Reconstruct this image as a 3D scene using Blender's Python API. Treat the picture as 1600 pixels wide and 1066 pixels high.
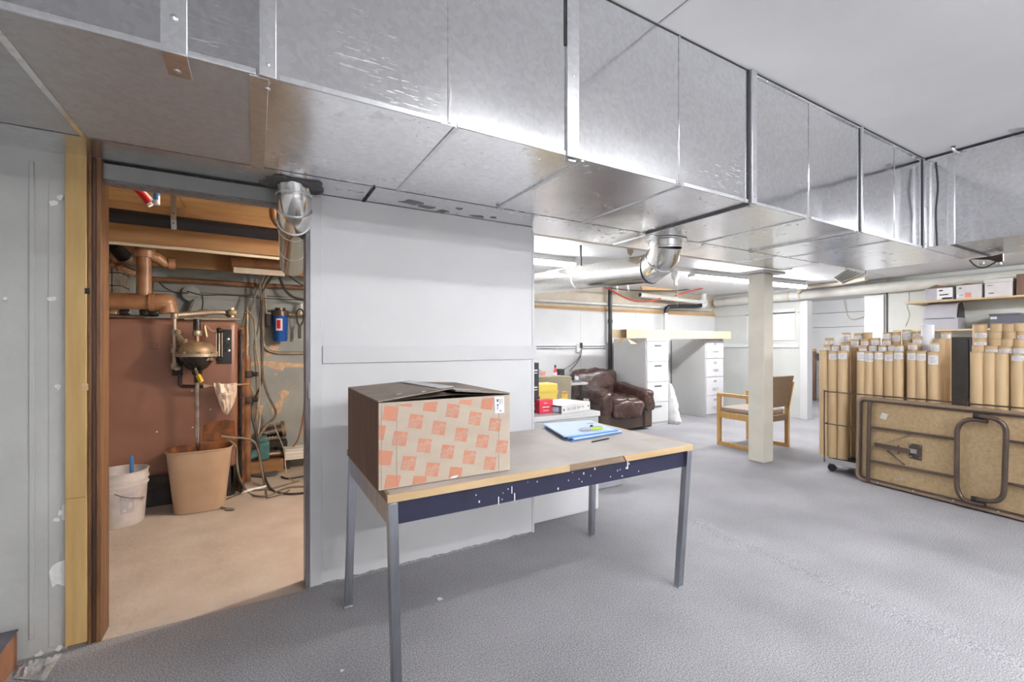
import bpy, math, random
from math import sin, cos, tan, pi, radians, sqrt, atan2
from mathutils import Vector, Matrix, noise
random.seed(7)
SC = bpy.context.scene
for o in list(bpy.data.objects): bpy.data.objects.remove(o)
COL = SC.collection
# ------------------------------------------------------------------ camera
F, CX, CY, YAW, EYE = 700.0, 800.0, 538.0, radians(29.9), 1.25
cam = bpy.data.cameras.new('camera'); cam.sensor_width = 36; cam.lens = F/1600*36
cam.shift_y = (CY-533)/1600; cam.clip_start = .02
cob = bpy.data.objects.new('camera', cam); COL.objects.link(cob)
cob.location = (0, 0, EYE); cob.rotation_euler = (pi/2, 0, -YAW); SC.camera = cob
# ------------------------------------------------------------------ world, exposure
w = bpy.data.worlds.new('world'); SC.world = w; w.use_nodes = True
w.node_tree.nodes['Background'].inputs[0].default_value = (.9, .95, 1, 1)
w.node_tree.nodes['Background'].inputs[1].default_value = .05
SC.view_settings.view_transform = 'Standard'; SC.view_settings.look = 'None'
SC.view_settings.gamma = 1; SC.view_settings.use_curve_mapping = False
SC.view_settings.exposure = 0.72
TUBE_FRONT, TUBE_BACK, TUBE_NEXT, BULB = 66.0, 84.0, 98.0, 50.0    # lamp strengths
# a bare bulb hanging in the boiler room behind the door wall
def point(name, loc, energy, colr, rad):
    l = bpy.data.lights.new(name, 'POINT'); l.energy = energy; l.color = colr; l.shadow_soft_size = rad
    o = bpy.data.objects.new(name, l); COL.objects.link(o); o.location = loc
point('boiler_room_bulb_light', (1.32, 2.86, 1.90), BULB, (1, .91, .80), .035)

# ------------------------------------------------------------------ pixel -> place helpers (frame 1600x1066)
def ray(px, py):
    x = (px-CX)/F; z = (CY-py)/F
    return Vector((x*cos(YAW)+sin(YAW), -x*sin(YAW)+cos(YAW), z))
def atZ(px, py, z=0.0): r = ray(px, py); return Vector((0, 0, EYE)) + r*((z-EYE)/r.z)
def atY(px, py, y): r = ray(px, py); return Vector((0, 0, EYE)) + r*(y/r.y)
def atX(px, py, x): r = ray(px, py); return Vector((0, 0, EYE)) + r*(x/r.x)

# ------------------------------------------------------------------ materials
def M(name, col, rough=.6, metal=0.0, col2=None, var=.12, scale=6, bump=0.0, bscale=60, stretch=None, emit=0.0,
      trans=0.0, spec=.5, rvar=0.0, bdist=.01, detail=5, contrast=None, alpha=1.0):
    m = bpy.data.materials.new(name); m.use_nodes = True
    nt = m.node_tree; N = nt.nodes; L = nt.links; b = N['Principled BSDF']
    tc = N.new('ShaderNodeTexCoord'); mp = N.new('ShaderNodeMapping')
    if stretch: mp.inputs['Scale'].default_value = stretch
    L.new(tc.outputs['Object'], mp.inputs['Vector'])
    nz = N.new('ShaderNodeTexNoise'); nz.inputs['Scale'].default_value = scale; nz.inputs['Detail'].default_value = detail
    L.new(mp.outputs[0], nz.inputs['Vector'])
    c = list(col)+[1]
    if col2 is None: c2 = [max(0, x*(1-var)) for x in col]+[1]; c = [min(1, x*(1+var*.5)) for x in col]+[1]
    else: c2 = list(col2)+[1]
    rp = N.new('ShaderNodeValToRGB'); lo, hi = contrast or (.35, .65)
    rp.color_ramp.elements[0].position = lo; rp.color_ramp.elements[1].position = hi
    rp.color_ramp.elements[0].color = c2; rp.color_ramp.elements[1].color = c
    L.new(nz.outputs['Fac'], rp.inputs[0]); L.new(rp.outputs[0], b.inputs['Base Color'])
    b.inputs['Roughness'].default_value = rough; b.inputs['Metallic'].default_value = metal
    b.inputs['Specular IOR Level'].default_value = spec
    if rvar:
        mr = N.new('ShaderNodeMapRange'); mr.inputs[3].default_value = max(.02, rough-rvar); mr.inputs[4].default_value = rough+rvar
        L.new(nz.outputs['Fac'], mr.inputs[0]); L.new(mr.outputs[0], b.inputs['Roughness'])
    if bump:
        n2 = N.new('ShaderNodeTexNoise'); n2.inputs['Scale'].default_value = bscale; n2.inputs['Detail'].default_value = 4
        L.new(mp.outputs[0], n2.inputs['Vector'])
        bp = N.new('ShaderNodeBump'); bp.inputs['Strength'].default_value = bump; bp.inputs['Distance'].default_value = bdist
        L.new(n2.outputs['Fac'], bp.inputs['Height']); L.new(bp.outputs[0], b.inputs['Normal'])
    if emit:
        b.inputs['Emission Color'].default_value = list(col)+[1]; b.inputs['Emission Strength'].default_value = emit
    if trans: b.inputs['Transmission Weight'].default_value = trans
    if alpha < 1: b.inputs['Alpha'].default_value = alpha
    return m
def galv(name, col, rough, scratch=.35, wave=.25, wscale=2.2, metal=1.0, low=False):
    """galvanised sheet: spangle, fine scratches, shallow oil-canning"""
    m = bpy.data.materials.new(name); m.use_nodes = True
    nt = m.node_tree; N = nt.nodes; L = nt.links; b = N['Principled BSDF']
    tc = N.new('ShaderNodeTexCoord')
    vo = N.new('ShaderNodeTexVoronoi'); vo.inputs['Scale'].default_value = 55; L.new(tc.outputs['Object'], vo.inputs['Vector'])
    sp = N.new('ShaderNodeSeparateColor'); L.new(vo.outputs['Color'], sp.inputs[0])
    mr = N.new('ShaderNodeMapRange'); mr.inputs[3].default_value = .93; mr.inputs[4].default_value = 1.05; L.new(sp.outputs[0], mr.inputs[0])
    hs = N.new('ShaderNodeHueSaturation'); hs.inputs['Color'].default_value = list(col)+[1]; L.new(mr.outputs[0], hs.inputs['Value'])
    # scratches and pale rubbed marks
    mp = N.new('ShaderNodeMapping'); mp.inputs['Scale'].default_value = (5, 5, 90); mp.inputs['Rotation'].default_value = (.15, .25, .1)
    L.new(tc.outputs['Object'], mp.inputs['Vector'])
    sc = N.new('ShaderNodeTexNoise'); sc.inputs['Scale'].default_value = 3.2; sc.inputs['Detail'].default_value = 8; L.new(mp.outputs[0], sc.inputs['Vector'])
    big = N.new('ShaderNodeTexNoise'); big.inputs['Scale'].default_value = 2.3; big.inputs['Detail'].default_value = 3; L.new(tc.outputs['Object'], big.inputs['Vector'])
    r1 = N.new('ShaderNodeMapRange'); r1.inputs[1].default_value = .56; r1.inputs[2].default_value = .70; L.new(sc.outputs['Fac'], r1.inputs[0])
    r2 = N.new('ShaderNodeMapRange'); r2.inputs[1].default_value = .48; r2.inputs[2].default_value = .66; L.new(big.outputs['Fac'], r2.inputs[0])
    mu = N.new('ShaderNodeMath'); mu.operation = 'MULTIPLY'; L.new(r1.outputs[0], mu.inputs[0]); L.new(r2.outputs[0], mu.inputs[1])
    if low:      # handling scratches gather towards the lower edge of the sheet
        sx = N.new('ShaderNodeSeparateXYZ'); L.new(tc.outputs['Object'], sx.inputs[0])
        rz = N.new('ShaderNodeMapRange'); rz.inputs[1].default_value = .42; rz.inputs[2].default_value = .06; rz.inputs[3].default_value = .08; rz.inputs[4].default_value = 1.0
        L.new(sx.outputs['Z'], rz.inputs[0])
        m2 = N.new('ShaderNodeMath'); m2.operation = 'MULTIPLY'; L.new(mu.outputs[0], m2.inputs[0]); L.new(rz.outputs[0], m2.inputs[1]); mu = m2
    mx = N.new('ShaderNodeMix'); mx.data_type = 'RGBA'; mx.inputs['B'].default_value = (.88, .89, .91, 1)
    ms = N.new('ShaderNodeMath'); ms.operation = 'MULTIPLY'; ms.inputs[1].default_value = scratch; L.new(mu.outputs[0], ms.inputs[0])
    L.new(ms.outputs[0], mx.inputs['Factor']); L.new(hs.outputs[0], mx.inputs['A']); L.new(mx.outputs['Result'], b.inputs['Base Color'])
    rr = N.new('ShaderNodeMapRange'); rr.inputs[3].default_value = rough; rr.inputs[4].default_value = min(.8, rough+(.4 if low else .22)); L.new(mu.outputs[0], rr.inputs[0])
    L.new(rr.outputs[0], b.inputs['Roughness']); b.inputs['Metallic'].default_value = metal
    wv = N.new('ShaderNodeTexNoise'); wv.inputs['Scale'].default_value = wscale; wv.inputs['Detail'].default_value = 1; L.new(tc.outputs['Object'], wv.inputs['Vector'])
    bp = N.new('ShaderNodeBump'); bp.inputs['Strength'].default_value = wave; bp.inputs['Distance'].default_value = .03
    L.new(wv.outputs['Fac'], bp.inputs['Height']); L.new(bp.outputs[0], b.inputs['Normal'])
    return m
def carpet_mat():
    m = M('carpet', (.455, .45, .46), .95, 0, (.235, .228, .25), scale=190, bump=.25, bscale=300, bdist=.004, spec=.1, contrast=(.42, .60))
    nt = m.node_tree; N = nt.nodes; L = nt.links; b = N['Principled BSDF']
    tc = [n for n in N if n.type == 'TEX_COORD'][0]; rp = [n for n in N if n.type == 'VALTORGB'][0]
    n2 = N.new('ShaderNodeTexNoise'); n2.inputs['Scale'].default_value = 1.3; n2.inputs['Detail'].default_value = 6; L.new(tc.outputs['Object'], n2.inputs['Vector'])
    r2 = N.new('ShaderNodeMapRange'); r2.inputs[1].default_value = .35; r2.inputs[2].default_value = .65; r2.inputs[3].default_value = .82; r2.inputs[4].default_value = 1.08
    L.new(n2.outputs['Fac'], r2.inputs[0])
    hs = N.new('ShaderNodeHueSaturation'); L.new(rp.outputs[0], hs.inputs['Color']); L.new(r2.outputs[0], hs.inputs['Value']); L.new(hs.outputs[0], b.inputs['Base Color'])
    return m
MT = dict(
 carpet=carpet_mat(),
 concrete=M('concrete', (.52, .46, .405), .85, 0, (.41, .35, .30), scale=3.5, bump=.35, bscale=30, detail=10, contrast=(.3, .7)),
 ceiling=M('ceiling_paint', (.80, .80, .80), .75, var=.03, scale=2, bump=.06, bscale=90),
 wallwhite=M('wall_paint_white', (.74, .74, .745), .6, var=.04, scale=2.5, bump=.05, bscale=80),
 wallgrey=M('wall_paint_grey', (.56, .56, .535), .6, 0, (.46, .46, .44), scale=3, bump=.15, bscale=25, detail=8, contrast=(.25, .75)),
 wallgreen=M('wall_paint_pale', (.62, .63, .60), .65, var=.06, scale=2.5, bump=.05),
 wallblue=M('boiler_wall_paint', (.42, .45, .44), .8, 0, (.34, .37, .37), scale=4, bump=.3, bscale=20, detail=8),
 trimgrey=M('trim_paint', (.70, .70, .71), .5, var=.03, scale=4),
 peel=M('bare_plaster', (.74, .54, .38), .9, var=.2, scale=20, bump=.4),
 chip=M('torn_paper', (.80, .80, .78), .7, var=.06, scale=20, bump=.3, bscale=40),
 galv=galv('galvanised_duct', (.82, .825, .84), .12, .9, low=True),
 galvlow=galv('galvanised_duct_underside', (.87, .875, .89), .24, .15, .35, 1.7),
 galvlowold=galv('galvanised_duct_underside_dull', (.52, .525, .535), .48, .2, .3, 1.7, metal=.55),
 galvdarkrefl=galv('galvanised_scratched_dark_reflection', (.55, .555, .57), .14, 1.0, .3, low=True),  # scratches are real; the darker base paints in a dark reflection
 galvbright=galv('galvanised_flange', (.74, .75, .77), .30, .1, .05),
 galvpipe=galv('galvanised_round_pipe', (.70, .69, .66), .14, .1, .12, 3),
 gap=M('dark_joint', (.03, .03, .035), .6),
 sealant=M('duct_sealant', (.13, .13, .14), .8, bump=.8, bscale=25, bdist=.02),
 smudge=M('sealant_smudge', (.24, .24, .25), .8),
 screw=M('screw_steel', (.6, .6, .6), .3, 1),
 pine=M('pine_plank', (.56, .38, .15), .55, 0, (.47, .30, .11), scale=3, stretch=(9, 9, .8), detail=8),
 darkwood=M('stained_jamb', (.12, .055, .025), .45, 0, (.05, .025, .015), scale=4, stretch=(8, 8, .7), contrast=(.3, .7)),
 redwood=M('worn_stained_edge', (.23, .105, .038), .5, 0, (.12, .05, .02), scale=4, stretch=(8, 8, .8)),
 jambpaint=M('jamb_dark_paint', (.10, .10, .12), .4, 0, (.22, .21, .22), scale=6, stretch=(6, 6, .8), contrast=(.45, .75)),
 header=M('header_paint', (.26, .27, .26), .6, var=.1),
 plywood=M('old_plywood', (.58, .37, .17), .6, 0, (.46, .27, .11), scale=2.5, stretch=(.8, 6, 6), detail=6),
 joist=M('old_joist', (.34, .19, .085), .65, 0, (.24, .125, .05), scale=2.5, stretch=(.8, 7, 7), detail=6),
 blackpipe=M('black_plastic_pipe', (.012, .012, .016), .35, var=.2),
 rustpipe=M('painted_iron_pipe', (.33, .165, .078), .42, 0, (.18, .08, .038), scale=7, bump=.12, bscale=30, detail=8),
 copper=M('aged_copper', (.42, .26, .15), .4, .6, (.30, .20, .13), scale=14),
 brasspipe=M('grey_iron_pipe', (.42, .34, .25), .45, .5, (.30, .25, .20), scale=18, bump=.1),
 boiler=M('boiler_brown_enamel', (.255, .125, .085), .38, 0, (.21, .10, .068), scale=4, rvar=.08, detail=8),
 boilerdark=M('boiler_base', (.045, .035, .032), .6, var=.4, scale=12),
 blackiron=M('black_enamel_iron', (.018, .017, .018), .22, var=.3, scale=10),
 dirtybrass=M('dusty_brass_top', (.36, .25, .14), .45, .3, (.22, .16, .10), scale=18),
 yellow=M('yellow_plastic', (.80, .60, .12), .45, var=.05),
 handle_y=M('yellow_lever', (.72, .50, .06), .4, var=.1),
 bag=M('clear_plastic_bag', (.85, .74, .62), .3, 0, (.65, .5, .38), scale=14, alpha=.75, bump=.6, bscale=25, contrast=(.3, .7)),
 bucket=M('white_bucket_plastic', (.62, .58, .56), .5, 0, (.48, .43, .42), scale=7, detail=8),
 binplastic=M('tan_bin_plastic', (.47, .33, .23), .42, 0, (.42, .285, .19), scale=5),
 rust=M('rusty_residue', (.25, .09, .025), .7, 0, (.10, .035, .015), scale=14, contrast=(.4, .6)),
 bluefilter=M('blue_filter_bowl', (.02, .10, .42), .18, var=.15, scale=8),
 blue=M('blue_plastic', (.07, .20, .46), .4, var=.1),
 red=M('red_plastic', (.62, .02, .03), .35, var=.1),
 redcard=M('red_printed_card', (.72, .05, .08), .45, var=.05),
 whiteplastic=M('white_plastic', (.78, .77, .74), .4, var=.05),
 pvc=M('painted_white_pipe', (.72, .71, .67), .45, 0, (.62, .60, .54), scale=5, detail=6),
 pvctan=M('painted_cream_pipe', (.62, .56, .46), .5, 0, (.55, .47, .36), scale=6),
 teal=M('teal_motor_paint', (.08, .20, .21), .4, var=.25, scale=14),
 chrome=M('dull_chrome', (.62, .56, .52), .22, 1, (.35, .28, .26), scale=12),
 cable=M('dusty_grey_cable', (.22, .18, .14), .6, var=.3, scale=20),
 cablelight=M('tan_cable', (.48, .38, .26), .6, var=.2, scale=20),
 cabledark=M('dark_cable', (.05, .042, .038), .55, var=.2),
 block=M('grey_masonry_block', (.36, .32, .27), .9, 0, (.22, .19, .15), scale=14, bump=.6, bscale=40),
 kraft=M('kraft_cardboard', (.53, .45, .36), .8, 0, (.49, .405, .32), scale=9, stretch=(1, 1, 3), bump=.06),
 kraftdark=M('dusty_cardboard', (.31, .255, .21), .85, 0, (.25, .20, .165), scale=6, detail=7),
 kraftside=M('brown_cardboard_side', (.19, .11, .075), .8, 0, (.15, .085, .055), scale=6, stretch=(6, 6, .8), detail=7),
 kraftlight=M('pale_cardboard', (.60, .46, .30), .75, var=.06, scale=5),
 tube=M('kraft_tube', (.62, .45, .26), .55, 0, (.57, .40, .225), scale=4, stretch=(3, 3, .6)),
 tubecap=M('tube_end', (.45, .33, .20), .75, var=.12, scale=14),
 tubewhite=M('white_tube', (.80, .80, .84), .45, var=.04),
 label=M('paper_label', (.80, .79, .80), .6, var=.05, scale=30),
 print=M('printed_ink', (.12, .12, .17), .6, var=.1),
 orange=M('orange_print', (.60, .21, .125), .8, 0, (.52, .28, .185), scale=110, detail=3),
 tape=M('clear_packing_tape', (.62, .62, .66), .25, var=.12, scale=8),
 tabletop=M('worn_laminate', (.50, .46, .425), .55, 0, (.36, .315, .285), scale=3, detail=10, contrast=(.3, .6)),
 oak=M('oak_edge_band', (.62, .45, .255), .5, 0, (.54, .37, .19), scale=4, stretch=(.8, 9, 9), detail=7),
 oakdark=M('chipped_edge_core', (.30, .21, .14), .7, 0, (.22, .15, .10), scale=9, stretch=(.8, 9, 9)),
 navy=M('navy_apron', (.010, .010, .030), .4, 0, (.018, .019, .05), scale=9, detail=9, contrast=(.55, .75)),
 steel=M('brushed_steel', (.46, .48, .52), .32, 1, (.36, .38, .42), scale=5, stretch=(8, 8, .7)),
 paintspeck=M('white_paint_speck', (.85, .85, .88), .5),
 bluepaper=M('blue_folder', (.10, .30, .70), .5, var=.1),
 bluelight=M('pale_blue_sheet', (.60, .72, .92), .55, var=.06, scale=3),
 lime=M('lime_plastic', (.45, .62, .05), .35),
 greyplastic=M('grey_plastic', (.40, .41, .45), .35, var=.05),
 blackplastic=M('black_plastic', (.02, .02, .022), .4, var=.2),
 blackcard=M('black_card', (.03, .028, .035), .5, var=.15),
 leather=M('brown_leather', (.085, .046, .038), .26, 0, (.05, .026, .022), scale=9, bump=.6, bscale=11, bdist=.02, rvar=.1, detail=8),
 leatherbase=M('brown_vinyl_base', (.075, .05, .038), .45, var=.15, scale=6),
 cabwhite=M('white_enamel', (.70, .70, .70), .4, var=.03, scale=3),
 cabgrey=M('grey_enamel', (.50, .50, .49), .45, var=.04, scale=3),
 cabgreyfront=M('pale_grey_enamel', (.62, .61, .63), .4, var=.03, scale=3),
 darkhandle=M('dark_grey_handle', (.13, .13, .135), .4),
 chromeh=M('chrome_handle', (.75, .75, .76), .15, 1),
 honey=M('honey_oak', (.60, .36, .13), .4, 0, (.52, .29, .09), scale=4, stretch=(7, 7, 1), detail=7),
 tweed=M('brown_tweed', (.25, .17, .10), .9, 0, (.19, .125, .075), scale=80, bump=.3, bscale=160),
 seatgrey=M('grey_brown_seat_fabric', (.36, .30, .25), .9, 0, (.28, .23, .19), scale=60, bump=.3, bscale=150),
 officechair=M('olive_vinyl', (.30, .26, .18), .45, var=.15, scale=7),
 column=M('cream_column_paint', (.68, .65, .56), .6, var=.06, scale=4, bump=.2, bscale=14),
 hardboard=M('particle_board', (.46, .335, .19), .75, 0, (.36, .25, .13), scale=45, detail=8, contrast=(.3, .7)),
 brownmetal=M('brown_enamel_tube', (.10, .07, .055), .35, .3, var=.2, scale=8),
 tablerim=M('brown_vinyl_rim', (.26, .185, .125), .5, var=.1, scale=8),
 wire=M('dark_wire', (.10, .085, .075), .4, .6),
 pinewhite=M('pale_shelf_pine', (.62, .47, .28), .6, 0, (.54, .39, .21), scale=4, stretch=(7, .8, 7)),
 boxwhite=M('white_carton', (.66, .63, .62), .65, var=.06, scale=8),
 boxgrey=M('grey_carton', (.42, .41, .45), .6, var=.05, scale=6),
 boxdark=M('dark_grey_carton', (.10, .10, .125), .5, var=.1),
 blackcab=M('black_steel_cabinet', (.035, .034, .036), .35, var=.25, scale=5),
 salmon=M('salmon_label', (.80, .30, .22), .6),
 tubeglow=M('fluorescent_tube', (1, .985, .95), .4, emit=1),
 hose=M('red_hose', (.36, .04, .03), .45, var=.1),
 foil=M('grey_plastic_sheet', (.30, .30, .31), .35, 0, (.42, .42, .43), scale=9, bump=.8, bscale=9, bdist=.05),
 brick=M('brown_carton', (.34, .15, .075), .7, var=.15, scale=8),
 ivory=M('ivory_diffuser', (.62, .58, .49), .4, var=.08, scale=12),
)
def glow(strength, col=(.97, .98, 1.0)):
    m = bpy.data.materials.new('lit_fluorescent_tube'); m.use_nodes = True; b = m.node_tree.nodes['Principled BSDF']
    b.inputs['Base Color'].default_value = (.9, .9, .9, 1); b.inputs['Emission Color'].default_value = list(col)+[1]; b.inputs['Emission Strength'].default_value = strength
    return m

# ------------------------------------------------------------------ mesh helpers
WM = {}
def wm(o): return WM.get(o.name, Matrix.Identity(4)) if o else Matrix.Identity(4)
def tag(o, label=None, cat=None, group=None, kind=None):
    if label: o['label'] = label
    if cat: o['category'] = cat
    if group: o['group'] = group
    if kind: o['kind'] = kind
    return o
def thing(name, label, cat, loc=(0, 0, 0), rz=0.0, group=None, kind=None):
    o = bpy.data.objects.new(name, None); COL.objects.link(o); o.empty_display_size = .1
    o.location = loc; o.rotation_euler = (0, 0, rz)
    WM[o.name] = Matrix.Translation(loc) @ Matrix.Rotation(rz, 4, 'Z')
    return tag(o, label, cat, group, kind)
class MB:
    def __init__(s): s.v = []; s.f = []
    def add(s, vs, fs):
        n = len(s.v); s.v += [Vector(p) for p in vs]; s.f += [[i+n for i in q] for q in fs]; return s
    def box(s, x0, x1, y0, y1, z0, z1):
        vs = [(x, y, z) for x in (x0, x1) for y in (y0, y1) for z in (z0, z1)]
        return s.add(vs, [(0, 1, 3, 2), (4, 6, 7, 5), (0, 4, 5, 1), (2, 3, 7, 6), (0, 2, 6, 4), (1, 5, 7, 3)])
    def obox(s, c, ax, ay, az):
        c, ax, ay, az = map(Vector, (c, ax, ay, az))
        vs = [c+ax*i+ay*j+az*k for i in (-1, 1) for j in (-1, 1) for k in (-1, 1)]
        fs = [(0, 1, 3, 2), (4, 6, 7, 5), (0, 4, 5, 1), (2, 3, 7, 6), (0, 2, 6, 4), (1, 5, 7, 3)]
        if ax.cross(ay).dot(az) < 0: fs = [q[::-1] for q in fs]
        return s.add(vs, fs)
    def bar(s, p0, p1, wx, wy, up=(0, 0, 1)):
        """rectangular bar from p0 to p1"""
        p0, p1 = Vector(p0), Vector(p1); d = (p1-p0); L = d.length; d.normalize()
        u = Vector(up)
        if abs(d.dot(u)) > .98: u = Vector((0, 1, 0))
        a = d.cross(u).normalized(); b = a.cross(d).normalized()
        return s.obox((p0+p1)/2, a*wx/2, d*L/2, b*wy/2)
    def tube(s, path, r, n=10, caps=True):
        P = [Vector(p) for p in path]; R = r if isinstance(r, (list, tuple)) else [r]*len(P)
        t0 = (P[1]-P[0]).normalized(); u = Vector((0, 0, 1))
        if abs(t0.dot(u)) > .9: u = Vector((1, 0, 0))
        a = t0.cross(u).normalized(); base = len(s.v); vs = []; fs = []
        for i, p in enumerate(P):
            if i == 0: t = t0
            elif i == len(P)-1: t = (P[i]-P[i-1]).normalized()
            else: t = ((P[i+1]-P[i]).normalized()+(P[i]-P[i-1]).normalized()).normalized()
            a = (a-t*a.dot(t)).normalized(); b = t.cross(a)
            vs += [p+(a*cos(2*pi*k/n)+b*sin(2*pi*k/n))*R[i] for k in range(n)]
        for i in range(len(P)-1):
            for k in range(n):
                fs.append((i*n+k, i*n+(k+1) % n, (i+1)*n+(k+1) % n, (i+1)*n+k))
        if caps:
            fs.append(tuple(range(n))[::-1]); fs.append(tuple((len(P)-1)*n+k for k in range(n)))
        return s.add(vs, fs)
    def lathe(s, prof, c=(0, 0, 0), n=20, sx=1.0, sy=1.0, axis=None):
        c = Vector(c); vs = []; fs = []; m = len(prof)
        rot = Vector((0, 0, 1)).rotation_difference(Vector(axis)).to_matrix() if axis else Matrix.Identity(3)
        for r, z in prof:
            for k in range(n): vs.append(c+rot @ Vector((r*cos(2*pi*k/n)*sx, r*sin(2*pi*k/n)*sy, z)))
        for i in range(m-1):
            for k in range(n): fs.append((i*n+k, i*n+(k+1) % n, (i+1)*n+(k+1) % n, (i+1)*n+k))
        if prof[0][0] > 1e-5: fs.append(tuple(range(n))[::-1])
        if prof[-1][0] > 1e-5: fs.append(tuple((m-1)*n+k for k in range(n)))
        return s.add(vs, fs)
    def super(s, c, size, e=.35, nu=28, nv=16, wr=0.0, ws=6, rot=None):
        """puffy cushion (superellipsoid) with wrinkles"""
        c = Vector(c); a, b, d = [q/2 for q in size]; vs = []; fs = []
        sg = lambda x, p: math.copysign(abs(x)**p, x)
        for i in range(nv+1):
            ph = -pi/2+pi*i/nv
            for k in range(nu):
                th = 2*pi*k/nu
                p = Vector((a*sg(cos(ph), e)*sg(cos(th), e), b*sg(cos(ph), e)*sg(sin(th), e), d*sg(sin(ph), e)))
                if wr:
                    q = noise.noise(Vector((p.x*ws, p.y*ws*.6, p.z*ws))+c)
                    p *= 1+wr*q/ max(.15, p.length)*.5
                if rot: p = rot @ p
                vs.append(c+p)
        for i in range(nv):
            for k in range(nu): fs.append((i*nu+k, i*nu+(k+1) % nu, (i+1)*nu+(k+1) % nu, (i+1)*nu+k))
        return s.add(vs, fs)
    def prism(s, pts, off):
        """polygon pts (3D, planar) extruded by vector off"""
        n = len(pts); off = Vector(off); vs = [Vector(p) for p in pts]+[Vector(p)+off for p in pts]
        nr = Vector((0, 0, 0))
        for i in range(n): nr += Vector(pts[i]).cross(Vector(pts[(i+1) % n]))
        fs = [tuple(range(n))[::-1], tuple(n+i for i in range(n))]+[(i, (i+1) % n, n+(i+1) % n, n+i) for i in range(n)]
        if nr.dot(off) < 0: fs = [q[::-1] for q in fs]
        return s.add(vs, fs)
    def build(s, name, mat, parent=None, bevel=0.0, seg=2, smooth=40, local=False, sub=0):
        me = bpy.data.meshes.new(name)
        inv = Matrix.Identity(4) if local else wm(parent).inverted()
        me.from_pydata([tuple(inv @ p) for p in s.v], [], s.f); me.update()
        me.materials.append(MT[mat] if isinstance(mat, str) else mat)
        if smooth:
            me.shade_smooth(); me.set_sharp_from_angle(angle=radians(smooth))
        o = bpy.data.objects.new(name, me); COL.objects.link(o)
        if parent: o.parent = parent; WM[o.name] = wm(parent).copy()
        if bevel:
            b = o.modifiers.new('bevel', 'BEVEL'); b.width = bevel; b.segments = seg; b.limit_method = 'ANGLE'; b.angle_limit = radians(50)
        return o
def single(mb, name, mat, label, cat, group=None, **k): return tag(mb.build(name, mat, **k), label, cat, group)
def struct(mb, name, mat, label, cat='wall', **k): return tag(mb.build(name, mat, **k), label, cat, None, 'structure')
def arc(c, r, a0, a1, ax, ay, n=7):
    c, ax, ay = Vector(c), Vector(ax), Vector(ay)
    return [c+ax*r*cos(a0+(a1-a0)*i/n)+ay*r*sin(a0+(a1-a0)*i/n) for i in range(n+1)]
def smoothpath(pts, k=5):
    """Catmull-Rom through the points"""
    P = [Vector(p) for p in pts]; P = [P[0]*2-P[1]]+P+[P[-1]*2-P[-2]]; out = []
    for i in range(1, len(P)-2):
        for j in range(k):
            t = j/k; a, b, c, d = P[i-1:i+3]
            out.append(.5*((2*b)+(c-a)*t+(2*a-5*b+4*c-d)*t*t+(3*b-a-3*c+d)*t**3))
    return out+[P[-2]]
def rrect(x0, x1, z0, z1, r, n=5):
    """rounded rectangle outline as (a,b) pairs"""
    o = []
    for cx_, cz_, a in ((x1-r, z1-r, 0), (x0+r, z1-r, pi/2), (x0+r, z0+r, pi), (x1-r, z0+r, 3*pi/2)):
        for i in range(n+1): t = a+pi/2*i/n; o.append((cx_+r*cos(t), cz_+r*sin(t)))
    return o
def textmesh(txt, size, mat, parent, mtx, name='lettering', extrude=.0004, align='CENTER'):
    cu = bpy.data.curves.new('t', 'FONT'); cu.body = txt; cu.size = size; cu.align_x = align; cu.align_y = 'CENTER'; cu.extrude = extrude; cu.resolution_u = 2
    t = bpy.data.objects.new('t', cu); COL.objects.link(t)
    me = bpy.data.meshes.new_from_object(t); bpy.data.objects.remove(t)
    me.transform(wm(parent).inverted() @ mtx); me.materials.clear(); me.materials.append(MT[mat]); me.name = name
    o = bpy.data.objects.new(name, me); COL.objects.link(o); o.parent = parent; WM[o.name] = wm(parent).copy()
    return o
ORD = ['first', 'second', 'third', 'fourth', 'fifth', 'sixth', 'seventh', 'eighth', 'ninth', 'tenth', 'eleventh', 'twelfth', 'thirteenth']
# ================================================================== SETTING
YW, ZD, ZC, ZB, XR, YB = 2.51, 2.03, 2.76, 2.20, 7.95, 5.72
b = MB().box(-1.7, XR, -4.5, 2.5, -.06, 0).box(1.56, XR, 2.5, YB, -.06, 0).box(XR, 11.3, 2.6, 7.4, -.06, 0)
floor = struct(b, 'floor', 'carpet', 'flat grey carpet running through the whole main room', 'floor', smooth=0)
# low ripple in the carpet
b = MB(); A, B = atZ(1050, 800), atZ(1640, 1060); d = (B-A).normalized(); nrm = Vector((-d.y, d.x, 0)); n = 40; prof = [(-.09, 0), (-.05, .004), (-.02, .011), (.01, .010), (.05, .003), (.09, 0)]
vs = []; fs = []
for i in range(n+1):
    p = A.lerp(B, i/n)+nrm*(.02*sin(i*.4)); k_ = min(1, i/6, (n-i)/4)
    vs += [p+nrm*q+Vector((0, 0, -.001+h*k_)) for q, h in prof]
for i in range(n):
    for k in range(5): fs.append((i*6+k, i*6+k+1, i*6+6+k+1, i*6+6+k)[::-1])
b.add(vs, fs).build('carpet_ripple', 'carpet', floor)
b = MB().box(-1.7, 1.56, 2.5, 5.5, -.06, -.001)
fb = struct(b, 'floor_boiler_room', 'concrete', 'dusty beige concrete floor inside the boiler room', 'floor', smooth=0)
cl = thing('ceiling', 'smooth white ceiling sheets above the big duct', 'ceiling', (0, 0, ZC), kind='structure')
MB().box(-1.7, 1.643, -4.5, 2.65, ZC, ZC+.03).build('ceiling_sheet', 'ceiling', cl, smooth=0)
MB().box(1.649, 5.65, -4.5, 2.65, ZC, ZC+.03).build('ceiling_sheet', 'ceiling', cl, smooth=0)
MB().box(-1.7, 5.65, -4.5, 2.65, ZC+.031, ZC+.05).build('backing', 'gap', cl, smooth=0)
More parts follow.
